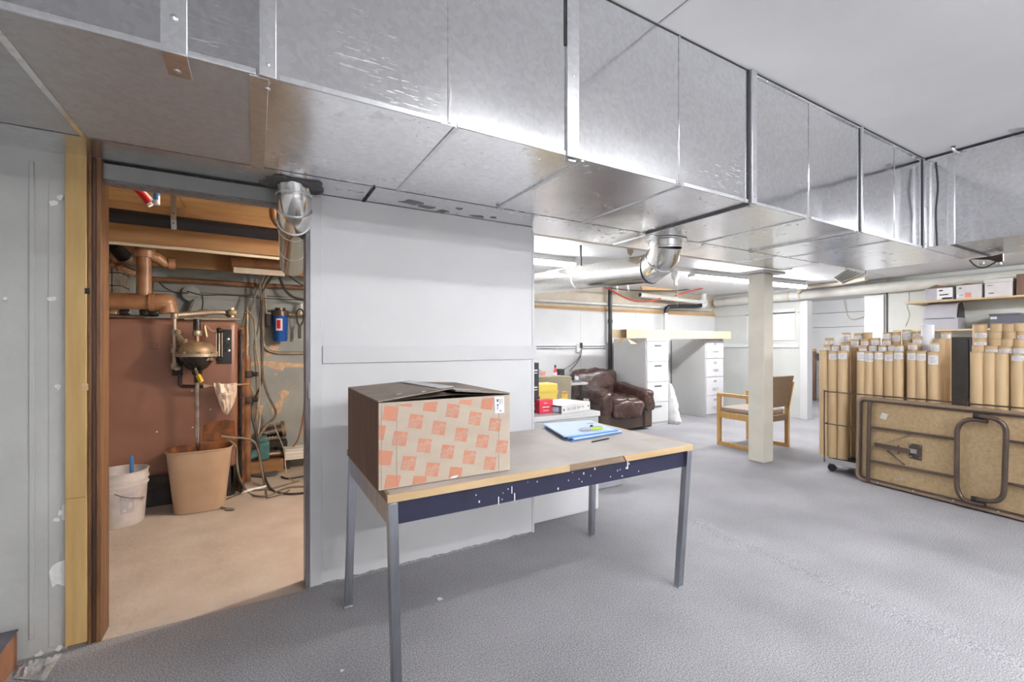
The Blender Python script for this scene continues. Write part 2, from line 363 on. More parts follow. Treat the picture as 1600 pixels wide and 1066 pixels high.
MB().bar((1.63, -4.4, ZC-.001), (1.655, 1.48, ZC-.001), .012, .004).build('joint_tape', 'trimgrey', cl, smooth=0)
cb = thing('ceiling_back', 'low white ceiling sheets over the back of the room', 'ceiling', (4, 4, ZB), kind='structure')
for x0, x1, y0, y1 in ((1.5, 4.9, 2.80, 3.775), (4.906, XR, 2.80, 3.775), (1.5, 4.9, 3.785, YB+.1), (4.906, XR, 3.785, YB+.1), (5.62, XR, -4.5, 2.79)):
    MB().box(x0, x1, y0, y1, ZB, ZB+.02).build('ceiling_sheet', 'wallwhite', cb, smooth=0)
MB().box(1.5, XR, 2.6, YB+.1, ZB+.025, ZB+.05).build('backing', 'gap', cb, smooth=0)
struct(MB().box(XR+.0, 11.3, 2.6, 7.4, ZB+.03, ZB+.06), 'ceiling_next_room', 'wallwhite', 'white ceiling of the next room seen through the opening', 'ceiling', smooth=0)
bcl = thing('ceiling_boiler_room', 'old brown plywood and joist ceiling of the boiler room', 'ceiling', (0, 4, 2.2), kind='structure')
for x0, x1, y0, y1 in ((-1.7, -.42, 2.66, 5.5), (-.415, 1.5, 2.66, 5.5)):
    MB().box(x0, x1, y0, y1, 2.2, 2.22).build('plywood_sheet', 'plywood', bcl, smooth=0)
MB().box(-1.7, 1.5, 3.86, 3.905, 1.925, 2.2).build('joist', 'joist', bcl, smooth=0)
MB().box(-1.7, 1.5, 4.92, 4.965, 1.93, 2.2).build('joist', 'joist', bcl, smooth=0)
MB().box(-1.7, 1.5, 2.66, 2.72, 2.06, 2.2).build('joist', 'joist', bcl, smooth=0)
MB().bar((-1.2, 3.10, 2.185), (.30, 3.02, 2.185), .05, .03).build('batten', 'joist', bcl, smooth=0)
pts = [(-1.0, 3.28), (-.45, 3.18), (-.12, 3.20), (.10, 3.27), (-.15, 3.31), (-.6, 3.33)]
MB().prism([(x, y, 2.165) for x, y in pts], (0, 0, .012)).build('loose_splintered_board', 'pinewhite', bcl, smooth=0)
for k, (x, y) in enumerate(((-.30, 3.10), (.0, 3.16), (.12, 3.05), (.16, 3.22))):
    pp = [(x+.05*(1+.4*sin(i*2.1+k))*cos(i*pi/4), y+.035*(1+.3*cos(i*1.7+k))*sin(i*pi/4), 2.1985) for i in range(8)]
    MB().prism(pp, (0, 0, -.001)).build('bare_patch', 'peel', bcl, smooth=0)

# ---- wall left of the boiler-room door
wl = struct(MB().box(-1.7, -.668, YW, YW+.1, 0, ZD), 'wall_left', 'wallgrey', 'scuffed grey drywall left of the doorway with torn paint', smooth=0)
p = atY(52, 500, YW)
MB().box(p.x-.012, p.x+.004, YW-.006, YW, .07, 1.98).build('seam_ridge', 'wallgrey', wl, bevel=.004)
p0 = atY(78, 500, YW)
MB().box(p0.x-.004, -.670, YW-.0035, YW, .02, 1.99).build('joint_strip', 'wallgrey', wl, bevel=.002)
def chips(parent, px, py, r, k, y, mat='chip', name='torn_paint_patch', th=.005, sx=1.0, sz=1.0):
    c = atY(px, py, y); R_ = random.Random(k); q = []
    for i in range(9):
        a = 2*pi*i/9; rr = r*(.55+.7*R_.random()); q.append((c.x+rr*cos(a)*sx, y-.0006, c.z+rr*sin(a)*sz))
    return MB().prism(q, (0, -th, 0)).build(name, mat, parent, smooth=0)
for k, (px, py, r) in enumerate(((84, 318, .014), (95, 309, .012), (81, 467, .012), (91, 605, .012), (9, 466, .008), (89, 812, .009), (92, 1012, .012), (62, 1022, .016), (96, 800, .012))):
    chips(wl, px, py, r, k, YW-.0035)
q = [atY(x, y, YW-.004) for x, y in ((77, 893), (82, 884), (92, 878), (103, 874), (103, 916), (90, 912), (82, 918))]
MB().prism(q, (0, -.004, 0)).build('white_filler_patch', 'chip', wl, smooth=0)
q = [atY(x, y, YW-.004) for x, y in ((97, 790), (103, 786), (103, 814), (97, 812))]
MB().prism(q, (0, -.003, 0)).build('white_filler_patch', 'chip', wl, smooth=0)
# ---- door trim
tr = thing('trim_1', 'bare yellow pine plank left of the doorway', 'trim', (-.63, YW, 0), kind='structure')
MB().box(-.667, -.600, YW-.03, YW+.08, .02, .62).build('plank', 'pine', tr, bevel=.002)
MB().box(-.667, -.601, YW-.029, YW+.08, .6205, 2.03).build('plank', 'pine', tr, bevel=.002)
q = atY(132, 605, YW-.03); MB().box(q.x-.008, q.x+.012, YW-.032, YW-.028, q.z-.014, q.z+.014).build('strike_mortise', 'oak', tr, smooth=0)
q = atY(138, 455, YW-.03); MB().box(q.x-.01, q.x+.004, YW-.034, YW-.028, q.z-.012, q.z+.012).build('latch_plate', 'blackiron', tr, smooth=0)
t2 = thing('trim_2', 'dark stained door jamb with worn orange edges on the left', 'trim', (-.58, YW, 0), kind='structure')
MB().box(-.599, -.588, YW-.022, YW+.09, .0, 2.03).build('jamb_edge', 'redwood', t2, bevel=.002)
MB().box(-.588, -.574, YW-.012, YW+.09, .0, 2.03).build('jamb_groove', 'darkwood', t2, bevel=.002)
MB().box(-.574, -.558, YW-.018, YW+.10, .0, 2.03).build('jamb_edge', 'redwood', t2, bevel=.002)
t3 = thing('trim_3', 'narrow dark painted door jamb right of the doorway with hinge', 'trim', (.235, YW, 0), kind='structure')
MB().box(.226, .246, YW-.004, YW+.1, .0, 1.95).build('jamb', 'jambpaint', t3, bevel=.002)
for y0, y1 in ((598, 622), (345, 358)):
    a, c = atY(481, y0, YW-.005), atY(481, y1, YW-.005); MB().tube([(.2435, YW-.008, a.z), (.2435, YW-.008, c.z)], .005, 8).build('hinge', 'screw', t3)
t4 = thing('trim_4', 'grey painted door header below the ducts', 'trim', (-.15, YW, 1.95), kind='structure')
MB().box(-.558, .246, YW, YW+.1, 1.952, 2.02).build('header', 'header', t4, bevel=.003)
MB().box(-.558, .246, YW+.01, YW+.09, 1.945, 1.9515).build('header_strip', 'jambpaint', t4)
# ---- wall right of the door
wmid = struct(MB().box(.246, 1.605, YW, YW+.1, 0, ZD-.005), 'wall_middle', 'wallwhite', 'white painted panel wall behind the work table', smooth=0)
MB().box(.247, .303, YW-.006, YW, .005, ZD-.02).build('stile', 'trimgrey', wmid, bevel=.002)
MB().prism([(.306, YW-.012, 1.150), (1.625, YW-.012, 1.152), (1.625, YW-.012, 1.240), (.306, YW-.012, 1.240)], (0, .011, 0)).build('chair_rail', 'trimgrey', wmid, bevel=.0015)
MB().box(1.595, 1.612, YW-.004, YW+.102, .0, 2.0).build('corner_bead', 'trimgrey', wmid, bevel=.002)
# ragged carpet edge at the wall foot
b = MB(); q = []; R_ = random.Random(3)
for i in range(46): q.append((.25+i*.0301, YW-.003, .004+.010*R_.random()))
MB().prism([(.25, YW-.003, -.01)]+q+[(1.605, YW-.003, -.01)], (0, .002, 0)).build('carpet_fray', 'carpet', wmid, smooth=0)
# ---- other walls
struct(MB().box(-1.8, -1.7, -4.5, 5.6, 0, 2.8), 'wall_near_left', 'wallwhite', 'white side wall out of view left of the camera', smooth=0)
struct(MB().box(-1.8, 8.05, -4.6, -4.5, 0, 2.8), 'wall_front', 'wallwhite', 'white wall behind the camera', smooth=0)
struct(MB().box(1.5, 1.6, 2.61, YB, 0, 2.3), 'wall_partition', 'wallwhite', 'white partition between the boiler room and the main room', smooth=0)
wb = thing('wall_back', 'white panelled back wall behind the recliner and filing cabinets', 'wall', (4.5, YB, 0), kind='structure')
for x0, x1 in ((1.6, 3.35), (3.353, 4.57), (4.573, 5.79), (5.793, 7.02), (7.023, XR)):
    MB().box(x0, x1, YB, YB+.05, 0, 1.80).build('panel', 'wallwhite', wb, smooth=0)
MB().box(1.6, XR, YB-.012, YB+.05, 1.80, 1.845).build('ledger', 'plywood', wb, smooth=0)
MB().box(1.6, XR, YB+.012, YB+.05, 1.845, 2.2).build('upper_band', 'pvctan', wb, smooth=0)
wr = thing('wall_right', 'pale grey right wall with a doorway into the next room', 'wall', (XR, 3, 0), kind='structure')
MB().box(XR, XR+.1, 4.10, YB+.06, 0, 2.2).build('wall_sheet', 'wallgreen', wr, smooth=0)
MB().box(XR, XR+.1, -4.5, 2.92, 0, 2.2).build('wall_sheet', 'wallgreen', wr, smooth=0)
MB().box(XR, XR+.1, 2.925, 3.19, 0, 2.2).build('wall_sheet', 'wallgreen', wr, smooth=0)
MB().box(XR, XR+.1, 3.19, 4.1, 2.08, 2.2).build('lintel', 'wallwhite', wr, smooth=0)
MB().box(XR-.02, XR, 4.13, YB, 1.19, 1.255).build('chair_rail', 'trimgrey', wr, bevel=.002)
MB().box(XR-.012, XR, 4.13, YB, 1.78, 1.80).build('picture_strip', 'wallgrey', wr, smooth=0)
a, c = atX(1208, 484, XR-.012), atX(1242, 532, XR-.012)
MB().box(XR-.012, XR, c.y, a.y+.5, c.z, a.z).build('white_board', 'cabwhite', wr, bevel=.002)
MB().box(XR-.012, XR+.001, 2.912, 2.925, 0, 2.1).build('sheet_joint', 'gap', wr, smooth=0)
b = MB(); pts = smoothpath([atX(x, y, XR-.003) for x, y in ((1419, 446), (1420, 470), (1417, 480), (1421, 492), (1415, 510))], 6)
b.tube(pts, .004, 6).build('wall_crack', 'wallgrey', wr)
t5 = thing('trim_5', 'bright white door post at the opening in the right wall', 'trim', (XR, 4.06, 0), kind='structure')
MB().box(XR-.03, XR+.13, 3.985, 4.10, 0, 1.972).build('post', 'cabwhite', t5, bevel=.003)
t6 = thing('trim_6', 'grey door post beside the shelves', 'trim', (XR, 3.2, 0), kind='structure')
MB().box(XR-.025, XR+.13, 2.95, 3.19, 0, 1.972).build('post', 'trimgrey', t6, bevel=.003)
wf = thing('wall_next_room', 'white board wall of the next room beyond the opening', 'wall', (11.3, 5, 0), kind='structure')
zs = [0, .42, 1.0, 1.63, 1.95, 2.25]
for z0, z1 in zip(zs, zs[1:]):
    MB().box(11.2, 11.25, 2.6, 7.4, z0+.006, z1-.004).build('board', 'wallwhite', wf, smooth=0)
MB().box(11.255, 11.3, 2.6, 7.4, 0, 2.3).build('backing', 'joist', wf, smooth=0)
struct(MB().box(XR, 11.3, 7.4, 7.5, 0, 2.3), 'wall_next_room_left', 'wallwhite', 'white side wall of the next room', smooth=0)
struct(MB().box(XR+.1, 11.3, 2.5, 2.6, 0, 2.3), 'wall_next_room_right', 'wallwhite', 'white right hand wall of the next room', smooth=0)
# boiler room back wall
wbo = struct(MB().box(-1.7, 1.5, 5.45, 5.55, 0, 2.2), 'wall_boiler_room', 'wallblue', 'blue-grey boiler room wall with peeling patches', smooth=0)
def wallpatch(pts, k):
    MB().prism([atY(x, y, 5.449) for x, y in pts], (0, -.004, 0)).build('peeled_patch', 'peel', wbo, smooth=0)
for k, pts in enumerate(([(388, 567), (410, 564), (440, 566), (478, 569), (478, 574), (445, 574), (441, 580), (436, 577), (425, 577), (417, 571), (390, 572)],
    [(424, 538), (436, 536), (434, 549), (418, 558), (413, 558)], [(436, 613), (444, 608), (452, 612), (449, 622), (440, 625)],
    [(428, 632), (438, 624), (443, 627), (438, 645), (428, 650), (424, 641)], [(396, 640), (404, 632), (412, 634), (408, 648), (398, 650)], [(428, 585), (432, 583), (433, 587)])):
    wallpatch(pts, k)

# ================================================================== DUCTS
YD0, YD1, XC = 1.49, 2.255, 4.71
duct = thing('air_duct', 'large rectangular galvanised air duct running under the white ceiling', 'duct', (1.5, YD0, ZD))
MB().box(-1.69, XC-.004, YD0+.006, YD1-.006, ZD+.006, ZC-.004).build('duct_core', 'gap', duct, smooth=0)
J = [-1.69, -.555, .034, .60, 1.14, 1.80, 2.385, 2.98, 3.64, XC]
Jb = [-1.69, -.555, .034, .63, 1.22, 1.82, 2.385, 2.96, 3.59, XC]
for i in range(9):
    MB().box(J[i]+.002, J[i+1]-.002, YD0, YD0+.005, ZD+.002, ZC-.003).build('front_panel', 'galvdarkrefl' if i < 2 else 'galv', duct, smooth=0)
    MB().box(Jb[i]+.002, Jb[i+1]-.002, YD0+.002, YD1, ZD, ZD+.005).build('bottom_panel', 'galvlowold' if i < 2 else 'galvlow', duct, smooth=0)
for x0, x1, pr in ((.012, .056, .014), (1.112, 1.174, .012), (2.362, 2.408, .02), (3.635, 3.662, .014), (4.69, 4.712, .016)):
    f = MB().box(x0, x1, YD0-pr, YD0, ZD-.006, ZC-.002).build('joint_flange', 'galvbright', duct, bevel=.002)
    for zz in (ZD+.03, ZD+.33):
        MB().lathe([(.0, .004), (.005, .003), (.006, 0)], ((x0+x1)/2, YD0-pr, zz), 8, axis=(0, -1, 0)).build('screw', 'screw', f)
MB().box(2.350, 2.361, YD0-.006, YD0, ZD, ZC-.002).build('flange_gap', 'gap', duct, smooth=0)
MB().box(1.104, 1.111, YD0-.004, YD0, ZD+.45, ZC-.002).build('flange_gap', 'gap', duct, smooth=0)
MB().box(3.627, 3.634, YD0-.004, YD0, ZD, ZC-.002).build('flange_gap', 'gap', duct, smooth=0)
MB().box(4.680, 4.689, YD0-.006, YD0, ZD, ZC-.002).build('flange_gap', 'gap', duct, smooth=0)
for x in (.60, 1.80, 2.98, 4.18):
    MB().box(x-.006, x+.006, YD0-.0035, YD0, ZD+.004, ZC-.003).build('standing_seam', 'galv', duct, bevel=.0015)
for x, wd, pr, mt in ((-.555, .02, .004, 'galvlow'), (.012, .05, .008, 'galvbright'), (.63, .02, .004, 'galvbright'), (1.20, .016, .01, 'galvbright'), (1.82, .014, .005, 'galvbright'), (2.37, .014, .012, 'sealant'), (2.385, .014, .012, 'galvbright'), (2.96, .014, .006, 'galvbright'), (3.575, .012, .012, 'galvbright'), (3.588, .008, .012, 'gap'), (4.15, .014, .006, 'galvbright')):
    MB().box(x-wd/2, x+wd/2, YD0, YD1, ZD-pr, ZD).build('bottom_seam', mt, duct, bevel=.0015)
for i in range(9):
    MB().box(J[i]+.03, J[i+1]-.03, YD0-.004, YD0+.004, ZD-.003, ZD+.016).build('edge_bead', 'galvbright', duct, bevel=.002)
MB().box(2.41, 4.69, YD0-.012, YD0, ZC-.022, ZC-.014).build('top_angle', 'galv', duct, bevel=.002)
MB().box(1.18, 2.36, YD0-.003, YD0, ZC-.006, ZC-.001).build('top_gap', 'gap', duct, smooth=0)
MB().box(2.41, 4.69, YD0-.008, YD0, ZC-.008, ZC-.001).build('top_gap', 'gap', duct, smooth=0)
for x, y in ((1.15, YD0+.02), (1.20, YD1-.03), (2.375, YD1-.005), (3.58, YD1-.02), (2.39, YD0+.01)):
    MB().box(x-.02, x+.02, y-.014, y+.014, ZD-.018, ZD-.004).build('corner_clip', 'screw', duct, bevel=.003)
# hanger strap with bent end (left) and its screws
st = MB().box(-.215, -.157, YD0-.006, YD0-.001, ZD, ZC-.002).box(-.215, -.157, YD0-.006, YD0+.12, ZD-.005, ZD).build('hanger_strap', 'galvbright', duct, bevel=.0015)
for p_, ax in (((-.186, YD0-.006, ZD+.09), (0, -1, 0)), ((-.19, YD0+.085, ZD-.005), (0, 0, -1))):
    MB().lathe([(.010, 0), (.009, .004), (.005, .005), (.0, .007)], p_, 10, axis=ax).build('screw', 'screw', st)
MB().lathe([(.009, 0), (.008, .004), (0, .006)], (.034, YD0+.05, ZD-.008), 10, axis=(0, 0, -1)).build('screw', 'screw', duct)
# pale sealant smears on the front (rub marks)
def smear(px, py, w_, h_, k):
    R_ = random.Random(k); c = atY(px, py, YD0-.0005); q = []
    for i in range(14):
        a = 2*pi*i/14; rr = .7+.5*R_.random(); q.append((c.x+w_*rr*cos(a), YD0-.0004, c.z+h_*rr*sin(a)))
    MB().prism(q, (0, -.0006, 0)).build('sealant_smear', 'galvbright', duct, smooth=0)
# second, narrower duct behind it, over the wall
d2 = thing('air_duct', 'narrow flat duct squeezed between the big duct and the wall', 'duct', (1.5, 2.45, ZD))
MB().box(-1.69, 4.70, 2.262, 2.645, ZD+.004, 2.19).build('duct_core', 'gap', d2, smooth=0)
jj = [-1.69, .515, 2.43, 3.99, 4.70]
for i in range(4):
    MB().box(jj[i]+.002, jj[i+1]-.003, 2.262, 2.648, ZD-.002, ZD+.003).build('bottom_panel', 'galvlow', d2, smooth=0)
    MB().box(jj[i+1]-.008, jj[i+1]+.006, 2.262, 2.64, ZD-.008, ZD-.002).build('drive_cleat', 'galv' if i else 'gap', d2, bevel=.001)
b = MB()
for k, (x, y, r) in enumerate(((.75, 2.40, .05), (.85, 2.44, .035), (.95, 2.47, .03), (1.02, 2.38, .02), (1.18, 2.47, .03), (1.27, 2.44, .02))):
    R_ = random.Random(k+40); q = [(x+r*1.6*(.5+.7*R_.random())*cos(i*pi/5), y+r*(.5+.7*R_.random())*sin(i*pi/5), ZD-.0022) for i in range(10)]
    MB().prism(q, (0, 0, -.001)).build('sealant_smudge', 'smudge', d2, smooth=0)
# right-hand branch going off along the right side
d3 = thing('air_duct', 'galvanised duct branch turning off at the right above the tubes', 'duct', (XC, 0, ZD))
MB().box(XC+.006, 5.594, -4.49, YD1, ZD+.006, ZC-.004).build('duct_core', 'gap', d3, smooth=0)
K = [YD0-.004, 1.32, .72, .12, -.48, -1.08, -1.68, -4.48]
for i in range(7):
    MB().box(XC, XC+.005, K[i+1]+.002, K[i]-.002, ZD+.002, ZC-.03).build('front_panel', 'galv', d3, smooth=0)
    MB().box(XC+.002, 5.6, K[i+1]+.002, K[i]-.002, ZD, ZD+.005).build('bottom_panel', 'galvlow', d3, smooth=0)
    f = MB().box(XC-.012, XC, K[i+1]-.02, K[i+1]+.02, ZD-.006, ZC-.03).build('joint_flange', 'galvbright', d3, bevel=.002)
    MB().box(XC, 5.6, K[i+1]-.006, K[i+1]+.006, ZD-.010, ZD).build('bottom_seam', 'sealant', d3, bevel=.001)
MB().box(XC+.002, 5.6, YD0, YD1, ZD, ZD+.005).build('bottom_panel', 'galvlow', d3, smooth=0)
MB().tube([(XC-.006, 1.44, ZD+.004), (XC-.006, 1.44, ZC-.05)], .010, 8).build('corner_seam', 'galvbright', d3)
MB().tube(smoothpath([(XC-.003, 1.405, ZD+.004), (XC-.003, 1.412, 2.3), (XC-.003, 1.40, 2.5), (XC-.003, 1.412, ZC-.06)]), .006, 6).build('gap_line', 'gap', d3)
MB().box(XC-.01, XC+.004, -4.48, YD0-.02, ZC-.035, ZC-.022).build('top_angle', 'galv', d3, bevel=.002)
MB().box(XC-.004, XC+.004, -4.48, YD0-.02, ZC-.02, ZC-.001).build('top_gap', 'gap', d3, smooth=0)
MB().box(5.60, 5.605, -4.48, YD1, ZD+.001, 2.19).build('back_panel', 'galv', d3, smooth=0)
# cream timber strip at the back edge of the ducts
struct(MB().box(1.6, 5.0, 2.668, 2.79, 2.055, 2.2), 'trim_7', 'pvctan', 'cream timber strip along the back edge of the ducts', 'trim', bevel=.003)
# round take-off pipe going through the doorway
rp = thing('round_duct', 'galvanised round pipe dropping from the duct through the doorway', 'duct', (.16, 2.42, 1.9))
R6 = .078
c0 = Vector((.165, 2.42, ZD)); c1 = Vector((.168, 2.425, 1.945)); c2 = Vector((.172, 2.50, 1.872)); c3 = Vector((.222, 3.38, 1.784))
MB().tube([c0, c1+Vector((0, 0, .02))], R6, 22, caps=False).build('collar', 'galvpipe', rp)
MB().tube([c1+Vector((0, 0, .03)), c1, c2, c2.lerp(c3, .05)], R6*.99, 22, caps=False).build('elbow', 'galvpipe', rp)
MB().tube([c2.lerp(c3, .03), c2.lerp(c3, .5), c3], R6*.965, 22).build('pipe_run', 'galvpipe', rp)
for q, dr in ((c1+Vector((0, 0, .028)), (0, 0, 1)), (c1*.6+c2*.4, c2-c1), (c2, (c3-c1))):
    dr = Vector(dr).normalized(); MB().tube([q-dr*.004, q+dr*.004], R6*1.045, 22).build('bead_ring', 'galvbright', rp)
for t in (.12, .55): q = c2.lerp(c3, t); dr = (c3-c2).normalized(); MB().tube([q-dr*.003, q+dr*.003], R6*.985, 22).build('crimp_ring', 'galvbright', rp)
b = MB(); R_ = random.Random(5); q = []
for i in range(22): a = 2*pi*i/22; rr = R6*(1.05+.75*R_.random()); q.append((c0.x+rr*cos(a)*1.15, c0.y+rr*sin(a), ZD-.003))
b.prism(q, (0, 0, -.008)).build('sealant_skirt', 'sealant', rp)
# large round pipe under the ceiling at the back
r2 = thing('round_duct', 'large shiny round pipe with elbow under the low ceiling', 'duct', (2.7, 3.4, 1.9))
RB = .118
e0 = Vector((2.66, 2.33, ZD)); e1 = Vector((2.665, 2.335, 1.97)); e2 = Vector((2.68, 2.40, 1.88)); e3 = Vector((2.70, 2.50, 1.845)); e4 = Vector((2.74, 4.75, 1.955))
MB().tube([e0, e1], RB, 26, caps=False).build('collar', 'galvpipe', r2)
MB().tube([e1+Vector((0, 0, .01)), e1.lerp(e2, .5)+Vector((0, -.01, -.01)), e2, e3, e3.lerp(e4, .02)], RB*.99, 26, caps=False).build('elbow', 'galvpipe', r2)
MB().tube([e3, e3.lerp(e4, .5), e4], RB*.965, 26).build('pipe_run', 'galvpipe', r2)
for q, dr in ((e1, (0, 0, 1)), (e2, e3-e1), (e3, e4-e3)):
    dr = Vector(dr).normalized(); MB().tube([q-dr*.004, q+dr*.004], RB*1.035, 26).build('bead_ring', 'gap' if q is e3 else 'galvbright', r2)
q = e3.lerp(e4, .40); dr = (e4-e3).normalized()
MB().tube([q-dr*.012, q+dr*.012], RB*.99, 26).build('hanger_band', 'whiteplastic', r2)
MB().bar(q+Vector((0, 0, RB*.95)), (q.x, q.y, ZB), .012, .02).build('hanger_strap', 'gap', r2)
q = []; R_ = random.Random(9)
for i in range(22): a = 2*pi*i/22; rr = RB*(1.1+.22*R_.random()); q.append((e0.x+rr*cos(a), e0.y+rr*sin(a), ZD-.003))
MB().prism(q, (0, 0, -.008)).build('tab_flange', 'galvbright', r2)
# yellow-white tag and wire beside the elbow
single(MB().prism([atY(*p, 2.8) for p in ((979, 386), (986, 384), (990, 393), (986, 400), (981, 396))], (0, .004, 0)), 'paper_tag', 'pvctan', 'small cream tag hanging on a wire above the round pipe', 'tag')
# ================================================================== LAMPS
def fixture(name, label, a, b_, z, strength, group=None, wdt=.13):
    """fluorescent batten: housing, sloped reflector, end caps and two lit tubes"""
    a, b_ = Vector((a[0], a[1], 0)), Vector((b_[0], b_[1], 0)); d = (b_-a); L = d.length; d.normalize(); n = Vector((-d.y, d.x, 0))
    t = thing(name, label, 'light', tuple((a+b_)/2+Vector((0, 0, z))), group=group)
    c = (a+b_)/2; up = Vector((0, 0, 1))
    MB().obox(c+up*(z-.02), d*L/2, n*.03, up*.02).build('housing', 'cabwhite', t, bevel=.003)
    q = [(-.03, -.04), (.03, -.04), (wdt/2, -.062), (wdt/2, -.066), (-wdt/2, -.066), (-wdt/2, -.062)]
    MB().prism([a+n*x+up*(z+h+.001) for x, h in q], d*L).build('reflector', 'cabwhite', t, smooth=0)
    for e in (a, b_): MB().obox(e+up*(z-.066), d*.012, n*wdt*.4, up*.022).build('end_cap', 'whiteplastic', t, bevel=.003)
    m = glow(strength)
    for s in (-1, 1):
        MB().tube([a+d*.014+n*s*wdt*.24+up*(z-.086), b_-d*.014+n*s*wdt*.24+up*(z-.086)], .015, 12).build('lamp_tube', m, t)
    return t
fixture('fluorescent_fixture', 'fluorescent fixture on the low ceiling left of the round pipe', (1.75, 3.98), (3.06, 3.95), ZB, TUBE_BACK)
fixture('fluorescent_fixture', 'long fluorescent fixture behind the cream column', (4.85, 3.82), (7.25, 3.70), ZB, TUBE_BACK)
fixture('fluorescent_fixture', 'fluorescent fixture in the next room beyond the opening', (9.1, 3.75), (9.1, 4.95), ZB+.03, TUBE_NEXT)
g_ = 'unseen bare tube battens behind the camera'  # unseen lamps set by shadow lines, hung bare to brighten the ceiling
def batten(x0, x1, y, z, strength, lab):
    t = thing('unseen_batten', 'unseen bare tube batten, hung to brighten the ceiling, ' + lab, 'light', ((x0+x1)/2, y, z), group=g_)
    MB().box(x0, x1, y-.012, y+.012, z, z+.03).build('housing', 'cabwhite', t, bevel=.003)
    for x in (x0+.2, x1-.2): MB().box(x-.004, x+.004, y-.004, y+.004, z+.03, ZC).build('hanger_rod', 'screw', t)
    m = glow(strength)
    for s in (-1, 1): MB().tube([(x0, y+s*.034, z), (x1, y+s*.034, z)], .015, 12).build('lamp_tube', m, t)
for x0, x1, y, z, k, lab in ((1.1, 3.2, -.12, 2.68, .58, 'nearest the big duct'), (2.0, 4.3, -1.7, 2.55, 1.1, 'in the middle of the front room'), (.4, 2.8, -3.2, 2.55, 1.15, 'nearest the wall behind the camera')): batten(x0, x1, y, z, TUBE_FRONT*k, lab)
fixture('fluorescent_fixture', 'unseen fluorescent fixture kept out of view at the right behind the mailing tubes', (6.6, -1.2), (6.6, .9), ZB, TUBE_BACK)  # unseen extra lamp kept outside the view, lights the right side
# bare bulb holder under the low ceiling
lp = thing('bulb_holder', 'small white bulb holder with pull cord under the low ceiling', 'lamp', tuple(atZ(1055, 437, 2.1)))
q = atZ(1055, 437, 2.1)
MB().lathe([(.05, .10), (.05, .03), (.03, .0), (.026, -.01), (.0, -.01)], q, 16).build('holder', 'whiteplastic', lp)
MB().lathe([(.012, -.01), (.022, -.03), (.026, -.05), (.018, -.07), (0, -.076)], q, 14).build('bulb', 'whiteplastic', lp)
MB().tube([q+Vector((.04, 0, -.01)), q+Vector((.05, .0, -.2)), q+Vector((.04, 0, -.35))], .002, 5).build('pull_cord', 'whiteplastic', lp)

# ================================================================== WORK TABLE
ZT = .735
tb = thing('work_table', 'worn grey work table with oak edge, navy apron and steel legs', 'table', (1.17, 1.92, 0))
TX0, TX1, TY0, TY1 = .392, 1.952, 1.53, 2.30
MB().box(TX0+.012, TX1-.012, TY0+.012, TY1-.012, ZT-.028, ZT).build('table_top', 'tabletop', tb, bevel=.002)
MB().box(TX0, 1.165, TY0, TY0+.0115, ZT-.028, ZT).build('edge_band', 'oak', tb, bevel=.002)
MB().prism([(1.168, TY0+.006, ZT-.028), (1.49, TY0+.006, ZT-.028), (1.47, TY0+.006, ZT-.001), (1.168, TY0+.006, ZT-.001)], (0, .0055, 0)).build('chipped_core', 'oakdark', tb, smooth=0)
MB().prism([(1.493, TY0, ZT-.028), (TX1, TY0, ZT-.028), (TX1, TY0, ZT), (1.474, TY0, ZT)], (0, .0115, 0)).build('edge_band', 'oak', tb, bevel=.001)
MB().box(TX1-.0115, TX1, TY0+.0115, TY1, ZT-.028, ZT).build('edge_band', 'oak', tb, bevel=.002)
MB().box(TX0, TX0+.0115, TY0+.0115, TY1, ZT-.028, ZT).build('edge_band', 'oakdark', tb, bevel=.002)
ap = MB().box(TX0+.03, TX1-.03, TY0+.022, TY0+.04, ZT-.113, ZT-.029).build('front_apron', 'navy', tb, bevel=.002)
MB().box(TX0+.03, TX1-.03, TY1-.04, TY1-.022, ZT-.113, ZT-.029).build('back_apron', 'navy', tb, bevel=.002)
MB().box(TX0+.008, TX0+.026, TY0+.03, TY1-.03, ZT-.113, ZT-.029).build('side_apron', 'steel', tb, bevel=.002)
MB().box(TX1-.026, TX1-.008, TY0+.03, TY1-.03, ZT-.113, ZT-.029).build('side_apron', 'steel', tb, bevel=.002)
R_ = random.Random(4)
b = MB()
for i in range(26):
    x = TX0+.3+R_.random()*.9; z = ZT-.105+.07*R_.random(); h = .002+.003*R_.random(); hh = h*(1 if i > 3 else 5)
    b.box(x-h*.7, x+h*.7, TY0+.0212, TY0+.022, z-hh, z+hh)
s_ = b.build('paint_specks', 'paintspeck', ap, smooth=0); s_['kind'] = 'stuff'
def leg(top, base):
    p, q = Vector(top), Vector(base); h = .017
    vs = []
    for c in (q, p): vs += [c+Vector((i*h, j*h, 0)) for i, j in ((-1, -1), (1, -1), (1, 1), (-1, 1))]
    l = MB().add(vs, [(3, 2, 1, 0), (4, 5, 6, 7), (0, 1, 5, 4), (1, 2, 6, 5), (2, 3, 7, 6), (3, 0, 4, 7)]).build('leg', 'steel', tb, bevel=.003)
    MB().box(q.x-.019, q.x+.019, q.y-.019, q.y+.019, 0, .008).build('foot', 'greyplastic', l, bevel=.002)
leg((TX1-.018, TY0+.02, ZT-.030), (1.895, 1.575, 0.003)); leg((TX0+.020, TY0+.02, ZT-.030), (.436, 1.575, 0.003))
leg((TX0+.022, TY1-.03, ZT-.030), (.388, 2.245, 0.003)); leg((TX1-.03, TY1-.03, ZT-.030), (1.905, 2.275, 0.003))

